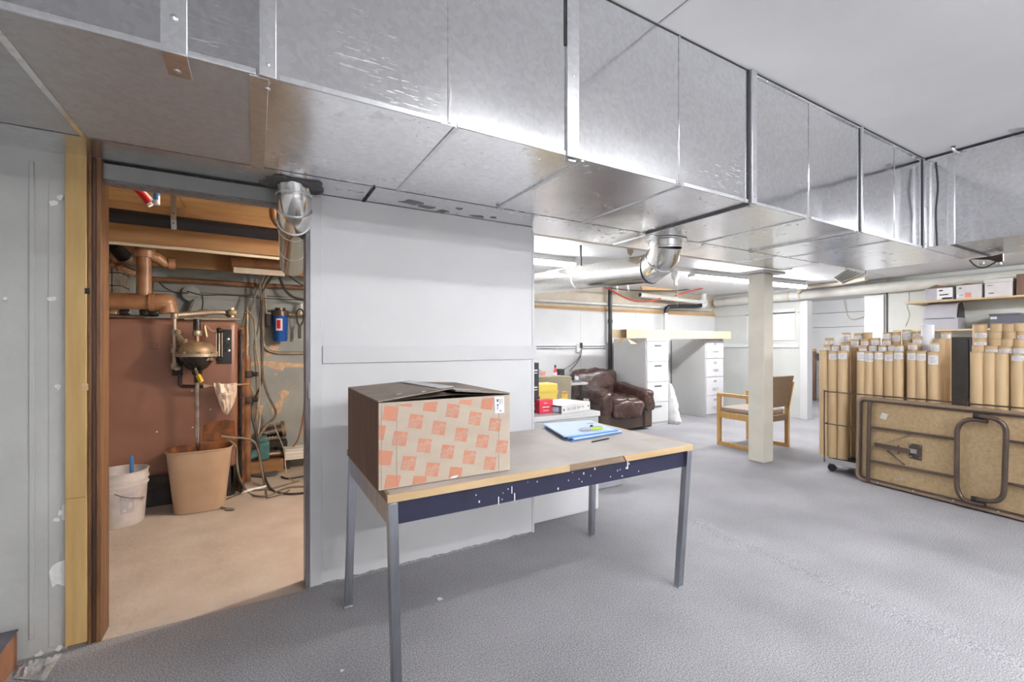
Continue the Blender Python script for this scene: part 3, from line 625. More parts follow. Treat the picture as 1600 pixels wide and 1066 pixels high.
# ---- cardboard box with orange print
bx = thing('cardboard_box', 'big brown cardboard box printed with orange squares on the work table', 'box', (.64, 1.88, ZT))
bx0, bx1, by0, by1, bh = .374, .905, 1.59, 2.165, .312
z0, z1 = ZT+.002, ZT+bh
MB().box(bx0+.003, bx1-.003, by0, by0+.005, z0, z1-.003).build('front_panel', 'kraft', bx, bevel=.001)
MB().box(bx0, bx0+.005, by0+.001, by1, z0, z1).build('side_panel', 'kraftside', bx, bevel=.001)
MB().box(bx1-.005, bx1, by0+.001, by1, z0, z1).build('side_panel', 'kraft', bx, bevel=.001)
MB().box(bx0+.005, bx1-.005, by1-.005, by1, z0, z1).build('back_panel', 'kraft', bx, bevel=.001)
MB().box(bx0+.005, bx1-.005, by0+.005, by1-.005, z0, z0+.005).build('bottom_panel', 'kraftdark', bx)
xm = .662; rf, rb_ = .036, .018
def flap(xa, za, xb, zb, zb2, nm):
    vs = [(xa, by0-.004, za), (xb, by0-.012, zb), (xb, by1, zb2), (xa, by1, za)]
    vs += [(x, y, z+.005) for x, y, z in vs]
    return MB().add(vs, [(0, 1, 2, 3)[::-1], (4, 5, 6, 7), (0, 1, 5, 4), (1, 2, 6, 5), (2, 3, 7, 6), (3, 0, 4, 7)]).build(nm, 'kraftdark', bx, smooth=0)
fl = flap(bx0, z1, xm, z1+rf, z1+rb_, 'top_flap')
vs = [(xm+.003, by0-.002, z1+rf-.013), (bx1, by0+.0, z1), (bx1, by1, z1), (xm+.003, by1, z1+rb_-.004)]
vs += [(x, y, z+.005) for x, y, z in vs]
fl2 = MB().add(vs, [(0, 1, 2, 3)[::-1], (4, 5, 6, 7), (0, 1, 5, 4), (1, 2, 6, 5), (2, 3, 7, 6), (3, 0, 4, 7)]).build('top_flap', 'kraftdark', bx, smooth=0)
MB().add([(bx0+.02, by0+.004, z1-.001), (bx1-.02, by0+.004, z1-.001), (bx1-.03, by0+.20, z1-.005), (xm, by0+.20, z1+.012), (bx0+.03, by0+.20, z1-.005), (xm, by0+.004, z1+.010)], [(0, 5, 3, 4), (5, 1, 2, 3)]).build('inner_flap', 'kraftdark', bx, smooth=0)
# tape along the seam, and loose tape on the right flap
def onflap(x, y):
    t = (y-by0)/(by1-by0)
    if x <= xm: k = (x-bx0)/(xm-bx0); return (1-k)*z1+k*((1-t)*(z1+rf)+t*(z1+rb_))+.0055
    k = (x-xm)/(bx1-xm); return (1-k)*((1-t)*(z1+rf-.013)+t*(z1+rb_-.004))+k*z1+.0058
def strip(c, nm, mat, th=.0008):
    vs = [(x, y, onflap(x, y)) for x, y in c]; vs += [(x, y, z+th) for x, y, z in vs]
    return MB().add(vs, [(0, 1, 2, 3)[::-1], (4, 5, 6, 7), (0, 1, 5, 4), (1, 2, 6, 5), (2, 3, 7, 6), (3, 0, 4, 7)]).build(nm, mat, bx, smooth=0)
strip([(xm-.05, by0+.0), (xm-.002, by0+.0), (xm-.002, by1), (xm-.05, by1)], 'packing_tape', 'tape')
strip([(xm+.012, by0+.03), (xm+.12, by0+.02), (xm+.10, by0+.075), (xm+.012, by0+.11)], 'packing_tape', 'tape')
strip([(bx0+.085, by0+.07), (bx0+.105, by0+.066), (bx0+.103, by0+.074), (bx0+.09, by0+.078)], 'torn_spot', 'chip')
strip([(bx0+.165, by0+.01), (bx0+.178, by0+.008), (bx0+.178, by0+.03), (bx0+.167, by0+.032)], 'torn_spot', 'paintspeck')
# crease lines on the front
for x in (bx0+.012, bx0+.066, bx1-.052): MB().box(x-.0008, x+.0008, by0-.0008, by0, z0+.005, z1-.008).build('crease', 'kraftdark', bx, smooth=0)
def clip(poly, x0, x1, y0, y1):
    for ax, lim, sg in ((0, x0, 1), (0, x1, -1), (1, y0, 1), (1, y1, -1)):
        out = []
        for i in range(len(poly)):
            a, c = poly[i], poly[(i+1) % len(poly)]; ia, ic = sg*(a[ax]-lim) >= 0, sg*(c[ax]-lim) >= 0
            if ia: out.append(a)
            if ia != ic: t = (lim-a[ax])/(c[ax]-a[ax]); out.append((a[0]+t*(c[0]-a[0]), a[1]+t*(c[1]-a[1])))
        poly = out
        if not poly: return []
    return poly
marks = [(390, 370), (580, 430), (755, 480), (925, 530), (1085, 580), (1232, 622), (505, 262), (693, 303), (860, 350), (1028, 408), (1180, 455), (965, 250), (1123, 290),
         (460, 560), (645, 613), (820, 660), (985, 702), (1142, 747), (345, 705), (526, 747), (706, 795), (880, 828), (403, 890), (605, 897), (290, 512)]
b = MB(); lt = []
for cx_, cy_ in marks:
    p = atY(530+cx_/4.847, 570+cy_/4.847, by0); s = .0255; an = radians(-11)
    sq = [(p.x+s*(i*cos(an)-j*sin(an)), p.z+s*(i*sin(an)+j*cos(an))) for i, j in ((-1, -1), (1, -1), (1, 1), (-1, 1))]
    sq = clip(sq, bx0+.004, bx1-.004, z0+.004, z1-.012)
    if len(sq) > 2:
        b.prism([(x, by0-.0002, z) for x, z in sq], (0, -.0004, 0))
        if len(sq) == 4 and bx0+.035 < p.x < bx1-.035 and z0+.03 < p.z < z1-.045: lt.append(p)
pr = b.build('printed_squares', 'orange', bx, smooth=0)
b = MB()
cu_m = None
for p in lt:
    m4 = Matrix.Translation((p.x, by0-.0008, p.z)) @ Matrix.Rotation(pi/2, 4, 'X') @ Matrix.Rotation(radians(-11+45), 4, 'Z')
    for k, (tx, sz) in enumerate((('THE', .013), ('HOME', .020), ('DEPOT', .020))):
        if cu_m is None: cu_m = {}
        if tx not in cu_m:
            cu = bpy.data.curves.new('t', 'FONT'); cu.body = tx; cu.size = sz; cu.align_x = 'CENTER'; cu.align_y = 'CENTER'; cu.resolution_u = 1
            t_ = bpy.data.objects.new('t', cu); COL.objects.link(t_); me = bpy.data.meshes.new_from_object(t_); bpy.data.objects.remove(t_)
            cu_m[tx] = ([v.co.copy() for v in me.vertices], [list(q.vertices) for q in me.polygons])
        V_, F_ = cu_m[tx]; off = Matrix.Translation((-.004+.0 if k else -.012, (.0125, .001, -.0125)[k], 0))
        b.add([m4 @ off @ v for v in V_], F_)
s_ = b.build('printed_lettering', 'kraft', pr, smooth=0); s_['kind'] = 'stuff'
lb = MB().prism([atY(x, y, by0-.001) for x, y in ((772, 620), (787.5, 619.5), (788, 645), (773, 646.5))], (0, -.0008, 0)).build('shipping_label', 'label', bx, smooth=0)
b = MB()
for x0, y0, x1, y1 in ((776, 624, 779, 628), (776.5, 632, 779, 634.5), (777, 636, 778, 640), (781, 641, 783, 643), (781, 623, 781.7, 632), (784, 623, 784.6, 631)):
    a, c = atY(x0, y0, by0-.002), atY(x1, y1, by0-.002); b.box(a.x, c.x, by0-.0023, by0-.0018, c.z, a.z)
b.build('label_print', 'print', lb, smooth=0)
MB().prism([atY(x, y, by0-.001) for x, y in ((703, 747), (707, 744.5), (716, 742.5), (713, 746), (708, 747.5))], (0, -.001, 0)).build('torn_spot', 'paintspeck', bx, smooth=0)
# ---- stack of blue folders, pen, dark stick
fo = thing('folder_stack', 'stack of blue folders and pale blue paper on the work table', 'folder', (1.68, 2.1, ZT))
base = [Vector((1.547, 2.300, 0)), Vector((1.905, 2.265, 0)), Vector((1.833, 1.93, 0)), Vector((1.440, 1.90, 0))]
z = ZT+.001
for k, (mt, th, rot, sh) in enumerate((('bluepaper', .004, .02, (.01, 0)), ('blue', .003, -.03, (0, .012)), ('bluelight', .003, .03, (.012, -.01)), ('bluepaper', .005, -.015, (0, .004)), ('bluelight', .003, -.04, (-.015, .012)), ('bluelight', .002, -.05, (-.012, .016)))):
    c = sum(base, Vector())/4; q = []
    for p in base:
        d = (p-c)*(1-.012*k); q.append(c+Vector((d.x*cos(rot)-d.y*sin(rot)+sh[0], d.x*sin(rot)+d.y*cos(rot)+sh[1], 0))+Vector((0, 0, z)))
    MB().prism(q, (0, 0, th)).build('folder' if 'paper' in mt or mt == 'blue' else 'paper_sheet', mt, fo, bevel=.0008); z += th+.0006
zf = z
MB().obox((1.80, 2.16, zf+.0004), Vector((.02, -.004, 0)), Vector((.0015, .006, 0)), (0, 0, .0004)).build('printed_mark', 'print', fo, smooth=0)
pn = thing('pen', 'grey and lime green pen lying on the blue folders', 'pen', (1.66, 2.0, zf))
a, c = Vector((1.575, 1.995, zf+.0095)), Vector((1.735, 1.975, zf+.0095)); d = c-a
MB().tube([a, a+d*.08, a+d*.12, a+d*.5], [.002, .005, .009, .009], 10).build('grip', 'greyplastic', pn)
MB().tube([a+d*.5, a+d*.9, c], [.0092, .0088, .006], 10).build('barrel', 'lime', pn)
MB().bar(a+d*.55+Vector((0, 0, .0105)), a+d*.95+Vector((0, 0, .0105)), .004, .002).build('clip', 'greyplastic', pn)
pc = thing('binder_clip', 'tiny dark clip on the pale blue paper', 'clip', (1.735, 2.07, zf))
MB().lathe([(.012, 0), (.011, .008), (.005, .012), (0, .012)], (1.735, 2.07, zf), 10, sy=.6).build('body', 'blackplastic', pc)
a, c = atZ(925, 690.5, ZT+.004), atZ(951, 685, ZT+.004)
single(MB().bar(a, c, .011, .005), 'flat_stick', 'blackplastic', 'thin flat dark stick lying on the bare table top', 'stick', bevel=.001)
# ================================================================== BACK OF THE ROOM
# ---- credenza at the wall end and what stands on it
cr = thing('credenza', 'light grey low cabinet at the end of the white wall', 'cabinet', (1.95, 2.9, 0))
MB().box(1.63, 2.268, 2.625, 3.20, .0, .705).build('body', 'cabwhite', cr, bevel=.003)
MB().box(1.618, 2.276, 2.612, 3.21, .7055, .742).build('top', 'cabwhite', cr, bevel=.004)
MB().box(1.64, 2.262, 2.6215, 2.6245, .60, .700).build('front_rail', 'cabgrey', cr, bevel=.001)
MB().box(1.64, 2.262, 2.6195, 2.6245, .012, .595).build('back_panel', 'wallwhite', cr, bevel=.001)
zc = .7425
def carton(name, label, x0, x1, y0, y1, z0, z1, mat, cat='box', marks=None, facemat=None, group=None, lid=None):
    t = thing(name, label, cat, ((x0+x1)/2, (y0+y1)/2, z0), group=group)
    MB().box(x0, x1, y0, y1, z0, z1 if lid is None else z1-lid-.001).build('body', mat, t, bevel=.0015)
    if lid: MB().box(x0-.003, x1+.003, y0-.003, y1+.003, z1-lid, z1).build('lid', mat, t, bevel=.0015)
    if facemat: MB().box(x0+.004, x1-.004, y0-.0015, y0-.0002, z0+.004, z1-.004).build('printed_face', facemat, t, smooth=0)
    for (a0, a1, c0, c1, mt) in (marks or []):
        MB().box(x0+(x1-x0)*a0, x0+(x1-x0)*a1, y0-.0045, y0-.0032, z0+(z1-z0)*c0, z0+(z1-z0)*c1).build('print', mt, t, smooth=0)
    return t
hz = [(648, 626, 624), (624, 600, 622), (597, 571.5, 0)]
zb_ = zc+.0003
for k, (h, nm) in enumerate(((.118, 'bottom'), (.122, 'middle'), (.128, 'top'))):
    carton('black_carton', 'black carton with white print, %s of three stacked beside the wall end' % nm, 1.635, 1.842+.008*(k == 0), 2.80, 3.02, zb_, zb_+h, 'blackcard', marks=[(.74, .93, .52, .60, 'label'), (.76, .92, .38, .43, 'label')] + ([(.74, .84, .14, .34, 'label')] if k == 0 else []), group='black cartons on the grey cabinet'); zb_ += h+.0006
a, c = atY(843, 650, 2.72), atY(864, 624, 2.72)
carton('red_carton', 'small red printed carton on the grey cabinet', a.x, c.x, 2.72, 2.78, zc+.0003, c.z, 'redcard', marks=[(.30, .55, .74, .78, 'label'), (.2, .72, .44, .50, 'label'), (.25, .65, .20, .24, 'label')])
# binder lying flat
bd = thing('ring_binder', 'white ring binder lying flat on the grey cabinet', 'binder', (2.1, 2.8, zc))
pa, pb = atZ(878, 648, zc), atZ(922, 640, zc)
d = (pb-pa).normalized(); nn = Vector((-d.y, d.x, 0)); L = (pb-pa).length; up = Vector((0, 0, 1)); bh_ = .062
MB().obox(pa+d*L/2+nn*.003+up*(bh_/2+.0006), d*L/2, nn*.003, up*bh_/2).build('spine', 'whiteplastic', bd, bevel=.001)
for z_ in (.0026, bh_-.002): MB().obox(pa+d*L/2+nn*.14+up*z_, d*L/2, nn*.134, up*.0018).build('cover', 'whiteplastic', bd, bevel=.001)
MB().obox(pa+d*L/2+nn*.15+up*.028, d*L*.46, nn*.11, up*.018).build('paper_block', 'bluelight', bd, smooth=0)
for t_ in (.07, .93): MB().lathe([(.008, 0), (.006, .0015), (0, .0015)], pa+d*L*t_+up*bh_*.5-nn*.0005, 10, axis=-nn).build('rivet', 'blackplastic', bd)
b = MB()
for i in range(16):
    if i % 5 == 3: continue
    b.obox(pa+d*L*(.2+.037*i)-nn*.0006+up*(bh_*.5+.004*sin(i*2.3)), d*.004, nn*.0004, up*(.010+.004*cos(i*1.9)))
s_ = b.build('faded_spine_print', 'boxgrey', bd, smooth=0); s_['kind'] = 'stuff'
# yellow case
yc = thing('yellow_case', 'yellow plastic case with a latch on the grey cabinet', 'case', (1.9, 3.06, zc))
MB().box(1.83, 2.185, 3.045, 3.19, zc+.0004, zc+.115).build('body', 'yellow', yc, bevel=.008)
MB().box(1.825, 2.19, 3.04, 3.195, zc+.116, zc+.182).build('lid', 'yellow', yc, bevel=.012, seg=3)
MB().box(1.823, 2.192, 3.038, 3.197, zc+.108, zc+.122).build('rim', 'handle_y', yc, bevel=.003)
MB().box(2.192, 2.208, 3.07, 3.10, zc+.085, zc+.13).build('latch', 'yellow', yc, bevel=.004)
# ---- desk and office chair behind
dk = thing('desk', 'grey-topped desk beside the brown recliner', 'desk', (3.1, 4.5, 0))
q = atZ(919, 597.5, .745); DX1 = q.x; DY0 = q.y
MB().box(DX1-1.5, DX1, DY0, DY0+.62, .715, .745).build('desk_top', 'cabgrey', dk, bevel=.004)
for x in (DX1-.06, DX1-1.46):
    for y in (DY0+.08, DY0+.56): MB().box(x-.015, x+.015, y-.015, y+.015, 0, .714).build('leg', 'blackplastic', dk, bevel=.002)
MB().box(DX1-1.42, DX1-.9, DY0+.06, DY0+.56, .15, .70).build('drawer_unit', 'blackcab', dk, bevel=.004)
tp = thing('tape_dispenser', 'small dark tape dispenser on the grey desk', 'dispenser', (DX1-.2, DY0+.1, .745))
q = atY(902, 598, DY0+.06)
MB().prism([(q.x-.07, DY0+.04, .7455), (q.x+.07, DY0+.04, .7455), (q.x+.07, DY0+.04, .762), (q.x+.03, DY0+.04, .785), (q.x-.05, DY0+.04, .775), (q.x-.07, DY0+.04, .765)], (0, .04, 0)).build('body', 'darkhandle', tp, bevel=.003)
MB().tube([(q.x-.01, DY0+.045, .802), (q.x-.01, DY0+.075, .802)], .028, 18).build('tape_roll', 'tape', tp)
def desk_item(px, pyt, wpx, mat, name, label, cat, y, parts):
    c = atY(px, pyt, y); t = thing(name, label, cat, (c.x, y, .7455)); parts(t, c, wpx*sqrt(c.x**2+y**2)/760); return t
def p_bottle(t, c, w_):
    h = c.z-.7455; MB().lathe([(w_*.5, 0), (w_*.52, h*.55), (w_*.3, h*.68), (w_*.28, h*.8)], (c.x, c.y, .7458), 14).build('bottle', 'redcard', t)
    MB().lathe([(w_*.3, 0), (w_*.3, h*.1), (w_*.1, h*.14), (0, h*.2)], (c.x, c.y, .7458+h*.8), 12).build('pump', 'blackplastic', t)
    MB().lathe([(w_*.53, 0), (w_*.53, h*.2)], (c.x, c.y, .7458+h*.3), 14).build('label', 'label', t)
desk_item(867.5, 569, 6, 'red', 'pump_bottle', 'red pump bottle standing on the grey desk', 'bottle', DY0+.42, p_bottle)
def p_box(mat):
    def f_(t, c, w_): MB().box(c.x-w_/2, c.x+w_/2, c.y, c.y+.10, .7458, c.z-.012).build('body', mat, t, bevel=.003); MB().box(c.x-w_/2-.002, c.x+w_/2+.002, c.y-.002, c.y+.102, c.z-.0115, c.z).build('lid', mat, t, bevel=.002)
    return f_
desk_item(878, 577, 11, 'blackcard', 'black_box', 'small black box on the grey desk beside the red bottle', 'box', DY0+.40, p_box('blackcard'))
desk_item(849, 581, 9, 'salmon', 'pink_box', 'small pink box on the grey desk', 'box', DY0+.40, p_box('salmon'))
desk_item(843.5, 577, 5, 'boxgrey', 'grey_canister', 'grey canister on the grey desk at the left', 'canister', DY0+.36, p_box('boxgrey'))
oc = thing('office_chair', 'olive-tan upholstered office chair in front of the grey desk', 'chair', (3.05, 4.0, 0))
q0, q1 = atY(838, 586, 4.05), atY(886, 586, 4.05); w_ = q1.x-q0.x+.22; cxx = q1.x-w_/2; ht = q1.z+.0
b = MB(); nx, nz_ = 12, 8; vs = []; fs = []
for side in (0, 1):
    for j in range(nz_+1):
        for i in range(nx+1):
            u, v = i/nx*2-1, j/nz_; x = cxx+u*w_/2*(1-.06*(1-v)**2); z = .50+v*(ht-.50)-.035*max(0, abs(u)-.75)*4*max(0, v-.7)
            y = 4.05-.09*u*u+.05*side+.05*v*(1 if v > .85 else 0)*0
            vs.append((x, y+(.015 if side else -.015)*(1-u**4), z))
n_ = (nx+1)*(nz_+1)
for j in range(nz_):
    for i in range(nx):
        k = j*(nx+1)+i; fs.append((k, k+1, k+nx+2, k+nx+1)); fs.append((n_+k, n_+k+nx+1, n_+k+nx+2, n_+k+1))
for i in range(nx): fs.append((i, n_+i, n_+i+1, i+1)); k = nz_*(nx+1)+i; fs.append((k, k+1, n_+k+1, n_+k))
for j in range(nz_): k = j*(nx+1); fs.append((k, k+nx+1, n_+k+nx+1, n_+k)); k += nx; fs.append((k, n_+k, n_+k+nx+1, k+nx+1))
b.add(vs, fs).build('backrest', 'officechair', oc, bevel=.012)
MB().super((cxx, 4.32, .47), (w_*.95, .46, .10), .4).build('seat', 'officechair', oc)
MB().tube([(cxx, 4.30, .10), (cxx, 4.30, .42)], .028, 12).build('gas_post', 'blackplastic', oc)
for i in range(5):
    a = 2*pi*i/5+.3; e = Vector((cxx+.27*cos(a), 4.30+.27*sin(a), .075)); l = MB().bar((cxx, 4.30, .11), e, .045, .03).build('base_arm', 'blackplastic', oc, bevel=.004)
    MB().tube([e+Vector((-.012, 0, -.045)), e+Vector((.012, 0, -.045))], .029, 12).build('caster', 'blackplastic', l)
MB().box(cxx-.03, cxx+.03, 4.09, 4.12, .40, .62).build('back_bracket', 'blackplastic', oc)
op = atY(882.5, 612, 3.6); ob = thing('orange_file_box', 'narrow orange file box standing beside the office chair', 'box', (op.x, 3.62, 0))
MB().box(op.x-.02, op.x+.022, 3.58, 3.63, .0005, op.z-.02).build('body', 'handle_y', ob, bevel=.003); MB().box(op.x-.022, op.x+.024, 3.578, 3.632, op.z-.0195, op.z).build('lid', 'orange', ob, bevel=.003)
# low grey bin beside the credenza
q = atZ(974, 757.5); gb = thing('grey_bin', 'low dark grey plastic bin beside the light grey cabinet', 'bin', (q.x-.17, q.y+.17, 0))
gx0, gx1, gy0, gy1 = q.x-.34, q.x, q.y-.01, q.y+.30
vs = [(x, y, z) for z, s in ((.002, .008), (.25, 0)) for x, y in ((gx0+s, gy0+s), (gx1-s, gy0+s), (gx1-s, gy1-s), (gx0+s, gy1-s))]
MB().add(vs, [(3, 2, 1, 0), (0, 1, 5, 4), (1, 2, 6, 5), (2, 3, 7, 6), (3, 0, 4, 7), (4, 5, 6, 7)]).build('body', 'greyplastic', gb, bevel=.006)
b = MB()
for x0, x1, y0, y1 in ((gx0-.012, gx1+.012, gy0-.012, gy0+.012), (gx0-.012, gx1+.012, gy1-.012, gy1+.012), (gx0-.012, gx0+.012, gy0, gy1), (gx1-.012, gx1+.012, gy0, gy1)): b.box(x0, x1, y0, y1, .2505, .268)
b.build('rim', 'greyplastic', gb, bevel=.003)
# ---- brown leather recliner (faces the camera's right)
RX, RY = 4.60, 5.12
rc = thing('recliner', 'puffy brown leather recliner against the white back wall', 'armchair', (RX, RY, 0))
def cu(nm, c, size, e=.4, wr=.05, ws=7, rot=None, mat='leather'): MB().super((RX+c[0], RY+c[1], c[2]), size, e, 36, 22, wr, ws, rot).build(nm, mat, rc, smooth=60)
MB().box(RX-.42, RX+.42, RY-.40, RY+.40, .03, .34).build('base_panel', 'leatherbase', rc, bevel=.03, seg=3)
cu('seat_cushion', (0, -.07, .39), (.62, .74, .24), .45, .10, 6)
cu('footrest_pad', (0, -.40, .33), (.60, .20, .26), .55, .08, 9)
cu('backrest', (0, .33, .68), (.84, .30, .36), .5, .09, 8, Matrix.Rotation(radians(-14), 3, 'X'))
cu('lower_back', (0, .27, .50), (.70, .26, .30), .5, .08, 8, Matrix.Rotation(radians(-14), 3, 'X'))
for s, nm in ((-1, 'armrest'), (1, 'armrest')):
    cu(nm, (s*.40, -.06, .52), (.23, .80, .22), .5, .09, 7, Matrix.Rotation(radians(5), 3, 'X'))
    MB().box(RX+s*.41-.085, RX+s*.41+.085, RY-.43, RY+.38, .03, .50).build('arm_side', 'leatherbase', rc, bevel=.035, seg=3)
    cu('arm_front', (s*.405, -.42, .42), (.19, .12, .30), .6, .06, 9)
MB().box(RX-.545, RX-.52, RY-.20, RY-.10, .42, .48).build('release_lever', 'chip', rc, bevel=.006)
# ---- filing cabinets
def filing(name, label, x0, x1, y0, depth, h, body, front, style):
    t = thing(name, label, 'cabinet', ((x0+x1)/2, y0+depth/2, 0))
    MB().box(x0, x1, y0+.018, y0+depth, .0, h).build('body', body, t, bevel=.004)
    n = 4; z_ = .05; dh = (h-.05-(.045 if style == 0 else .02))/n
    for i in range(n):
        d = MB().box(x0+.012, x1-.012, y0, y0+.0175, z_+.004, z_+dh-.004).build('drawer', front, t, bevel=.003)
        xm_ = (x0+x1)/2; zt = z_+dh-.004
        if style == 0:
            MB().box(xm_-.075, xm_+.075, y0-.008, y0, zt-.075, zt-.050).build('handle', 'darkhandle', d, bevel=.003)
        else:
            b = MB(); zz = z_+dh*.40
            b.tube(smoothpath([(xm_-.06, y0, zz), (xm_-.05, y0-.022, zz), (xm_+.05, y0-.022, zz), (xm_+.06, y0, zz)], 4), .007, 8).build('handle', 'chromeh', d)
            MB().box(xm_-.035, xm_+.035, y0-.004, y0, zt-.085, zt-.05).build('label_holder', 'chromeh', d, bevel=.001)
            MB().lathe([(.006, 0), (.006, .006), (0, .006)], (xm_, y0, z_+.02), 8, axis=(0, -1, 0)).build('catch', 'chromeh', d)
        z_ += dh
    if style == 0: MB().box(x0+.002, x1-.002, y0-.002, y0+.018, h-.042, h-.001).build('top_rail', front, t, bevel=.003)
    MB().lathe([(.009, 0), (.009, .005), (0, .006)], (x1-.035, y0-.002, h-.022 if style == 0 else h-.09), 10, axis=(0, -1, 0)).build('lock', 'screw' if style == 0 else 'chromeh', t)
    return t
filing('filing_cabinet', 'white four-drawer filing cabinet with dark handles beside the recliner', 5.135, 5.617, 4.85, .72, 1.34, 'cabwhite', 'cabwhite', 0)
filing('filing_cabinet', 'grey four-drawer filing cabinet with chrome handles', 6.645, 7.125, 4.95, .72, 1.34, 'cabgrey', 'cabgreyfront', 1)
# long carton across both cabinets
lc = thing('long_carton', 'long pale open-ended carton lying across both filing cabinets', 'box', (5.9, 4.9, 1.341))
lx0, lx1, ly0, ly1, lz0, lz1 = 4.72, 7.17, 4.845, 4.975, 1.3415, 1.468
for nm, v in (('front_panel', (lx0, lx1, ly0, ly0+.004, lz0, lz1)), ('back_panel', (lx0, lx1, ly1-.004, ly1, lz0, lz1)), ('bottom_panel', (lx0, lx1, ly0+.004, ly1-.004, lz0, lz0+.004)), ('top_panel', (lx0, lx1, ly0+.004, ly1-.004, lz1-.004, lz1)), ('end_panel', (lx1-.004, lx1, ly0+.004, ly1-.004, lz0+.004, lz1-.004)), ('inner_divider', (lx0+.2, lx0+.204, ly0+.004, ly1-.004, lz0+.004, lz1-.004))):
    MB().box(*v).build(nm, 'kraftlight' if 'inner' not in nm else 'kraftside', lc, bevel=.001)
MB().prism([(lx0, ly0, lz0), (lx0, ly1, lz0), (lx0-.10, ly1+.02, lz0-.07), (lx0-.10, ly0+.0, lz0-.07)], (0, 0, -.004)).build('end_flap', 'kraftlight', lc, smooth=0)
MB().prism([(lx0, ly1, lz0), (lx0, ly1, lz1), (lx0-.12, ly1+.04, lz1), (lx0-.12, ly1+.04, lz0)], (0, .004, 0)).build('end_flap', 'kraftlight', lc, smooth=0)
MB().prism([(lx0, ly0, lz0), (lx0, ly0+.02, lz0), (lx0+.11, ly0-.10, lz0-.085), (lx0-.02, ly0-.10, lz0-.085)], (0, 0, -.004)).build('end_flap', 'kraftlight', lc, smooth=0)
b = MB(); R_ = random.Random(12); a, c = atY(1052, 519, ly0), atY(1082, 519, ly0); n = 12
for i in range(n):
    if i in (3, 7): continue
    x = a.x+(c.x-a.x)*i/(n-1); hh = .021
    b.box(x-.013, x-.006, ly0-.001, ly0-.0002, a.z-.012-hh, a.z-.012+hh)
    if i % 3 != 1: b.box(x-.013, x+.010, ly0-.001, ly0-.0002, a.z-.012+hh*(-1 if i % 2 else 1)-.003, a.z-.012+hh*(-1 if i % 2 else 1)+.003)
    if i % 2: b.box(x+.006, x+.012, ly0-.001, ly0-.0002, a.z-.012-hh, a.z-.012+hh)
s_ = b.build('faded_stencil_print', 'tubecap', lc, smooth=0); s_['kind'] = 'stuff'
# white bag beside the white cabinet
q = atZ(1052, 664); bg = thing('plastic_bag', 'crumpled white bag slumped beside the white filing cabinet', 'bag', (q.x+.06, q.y+.1, 0))
b = MB(); vs = []; fs = []; n = 20; m = 14
for j in range(m+1):
    v = j/m; r = (.145*(1-v)**.7+.03)*(1 if j else .8)
    for i in range(n):
        a = 2*pi*i/n; k = 1+.28*noise.noise(Vector((3*cos(a), 3*sin(a), v*7)))
        vs.append((q.x+.10+.02*v+r*k*cos(a)*.62-.05*v, q.y+.13+r*k*sin(a), .004+.62*v))
for j in range(m):
    for i in range(n): fs.append((j*n+i, j*n+(i+1) % n, (j+1)*n+(i+1) % n, (j+1)*n+i))
fs.append(tuple(range(n))[::-1]); fs.append(tuple(m*n+i for i in range(n)))
b.add(vs, fs).build('bag_body', 'label', bg, smooth=25)
# ---- column
cx0, cx1, cy0, cy1 = 4.635, 4.80, 2.755, 2.93
co = thing('column', 'square cream painted support column', 'column', (4.72, 2.84, 0))
MB().box(cx0, cx1, cy0, cy1, .0, 2.00).build('shaft', 'column', co, bevel=.006)
MB().box(cx0-.09, cx1+.14, cy0-.05, cy1+.05, 2.001, 2.028).build('bearing_plate', 'cabgrey', co, bevel=.002)
# ---- oak armchair behind the column (faces the back wall)
oa = thing('oak_armchair', 'honey oak sled-base armchair with brown back behind the cream column', 'chair', (5.33, 3.30, 0))
X0, X1, Y0, Y1, HA = 5.03, 5.63, 3.04, 3.58, .645
for x in (X0, X1):
    sgn = 1 if x == X0 else -1
    MB().box(x-.02, x+.02, Y1-.045, Y1, .0455, HA-.0405).build('front_post', 'honey', oa, bevel=.004)
    MB().box(x-.02, x+.02, Y0, Y0+.045, .0455, HA-.0405).build('rear_post', 'honey', oa, bevel=.004)
    MB().box(x-.022, x+.022, Y0, Y1, HA-.04, HA).build('arm', 'honey', oa, bevel=.005)
    MB().box(x-.02, x+.02, Y0, Y1, .0005, .045).build('sled_rail', 'honey', oa, bevel=.004)
    MB().box(x-.016, x+.016, Y0+.0455, Y1-.0455, .34, .41).build('seat_rail', 'honey', oa, bevel=.003)
for y in (Y1-.035, Y0+.03): MB().box(X0+.0205, X1-.0205, y-.014, y+.014, .35, .40).build('cross_rail', 'honey', oa, bevel=.003)
MB().box(X0+.025, X1-.025, Y0+.04, Y1-.01, .4105, .47).build('seat', 'seatgrey', oa, bevel=.02, seg=3)
MB().box(X0+.03, X1-.03, Y0-.012, Y0+.04, .335, .4095).build('seat_wrap', 'tweed', oa, bevel=.012, seg=3)
b = MB(); vs = []; fs = []; n = 10
for i in range(n+1):
    u = i/n; z = .47+.03+u*.375; y = Y0+.02-.05*u-.025*u*u
    for x, o in ((X0+.022, -.022), (X1-.022, -.022), (X1-.022, .022), (X0+.022, .022)): vs.append((x, y+o, z))
for i in range(n):
    for k in range(4): fs.append((4*i+k, 4*i+(k+1) % 4, 4*i+4+(k+1) % 4, 4*i+4+k))
fs += [(3, 2, 1, 0), tuple(4*n+k for k in range(4))]
b.add(vs, fs).build('backrest', 'tweed', oa, bevel=.012)
for x in (X0+.01, X1-.01): MB().bar((x, Y0+.02, .40), (x, Y0-.05, .80), .022, .03).build('back_post', 'honey', oa, bevel=.003)
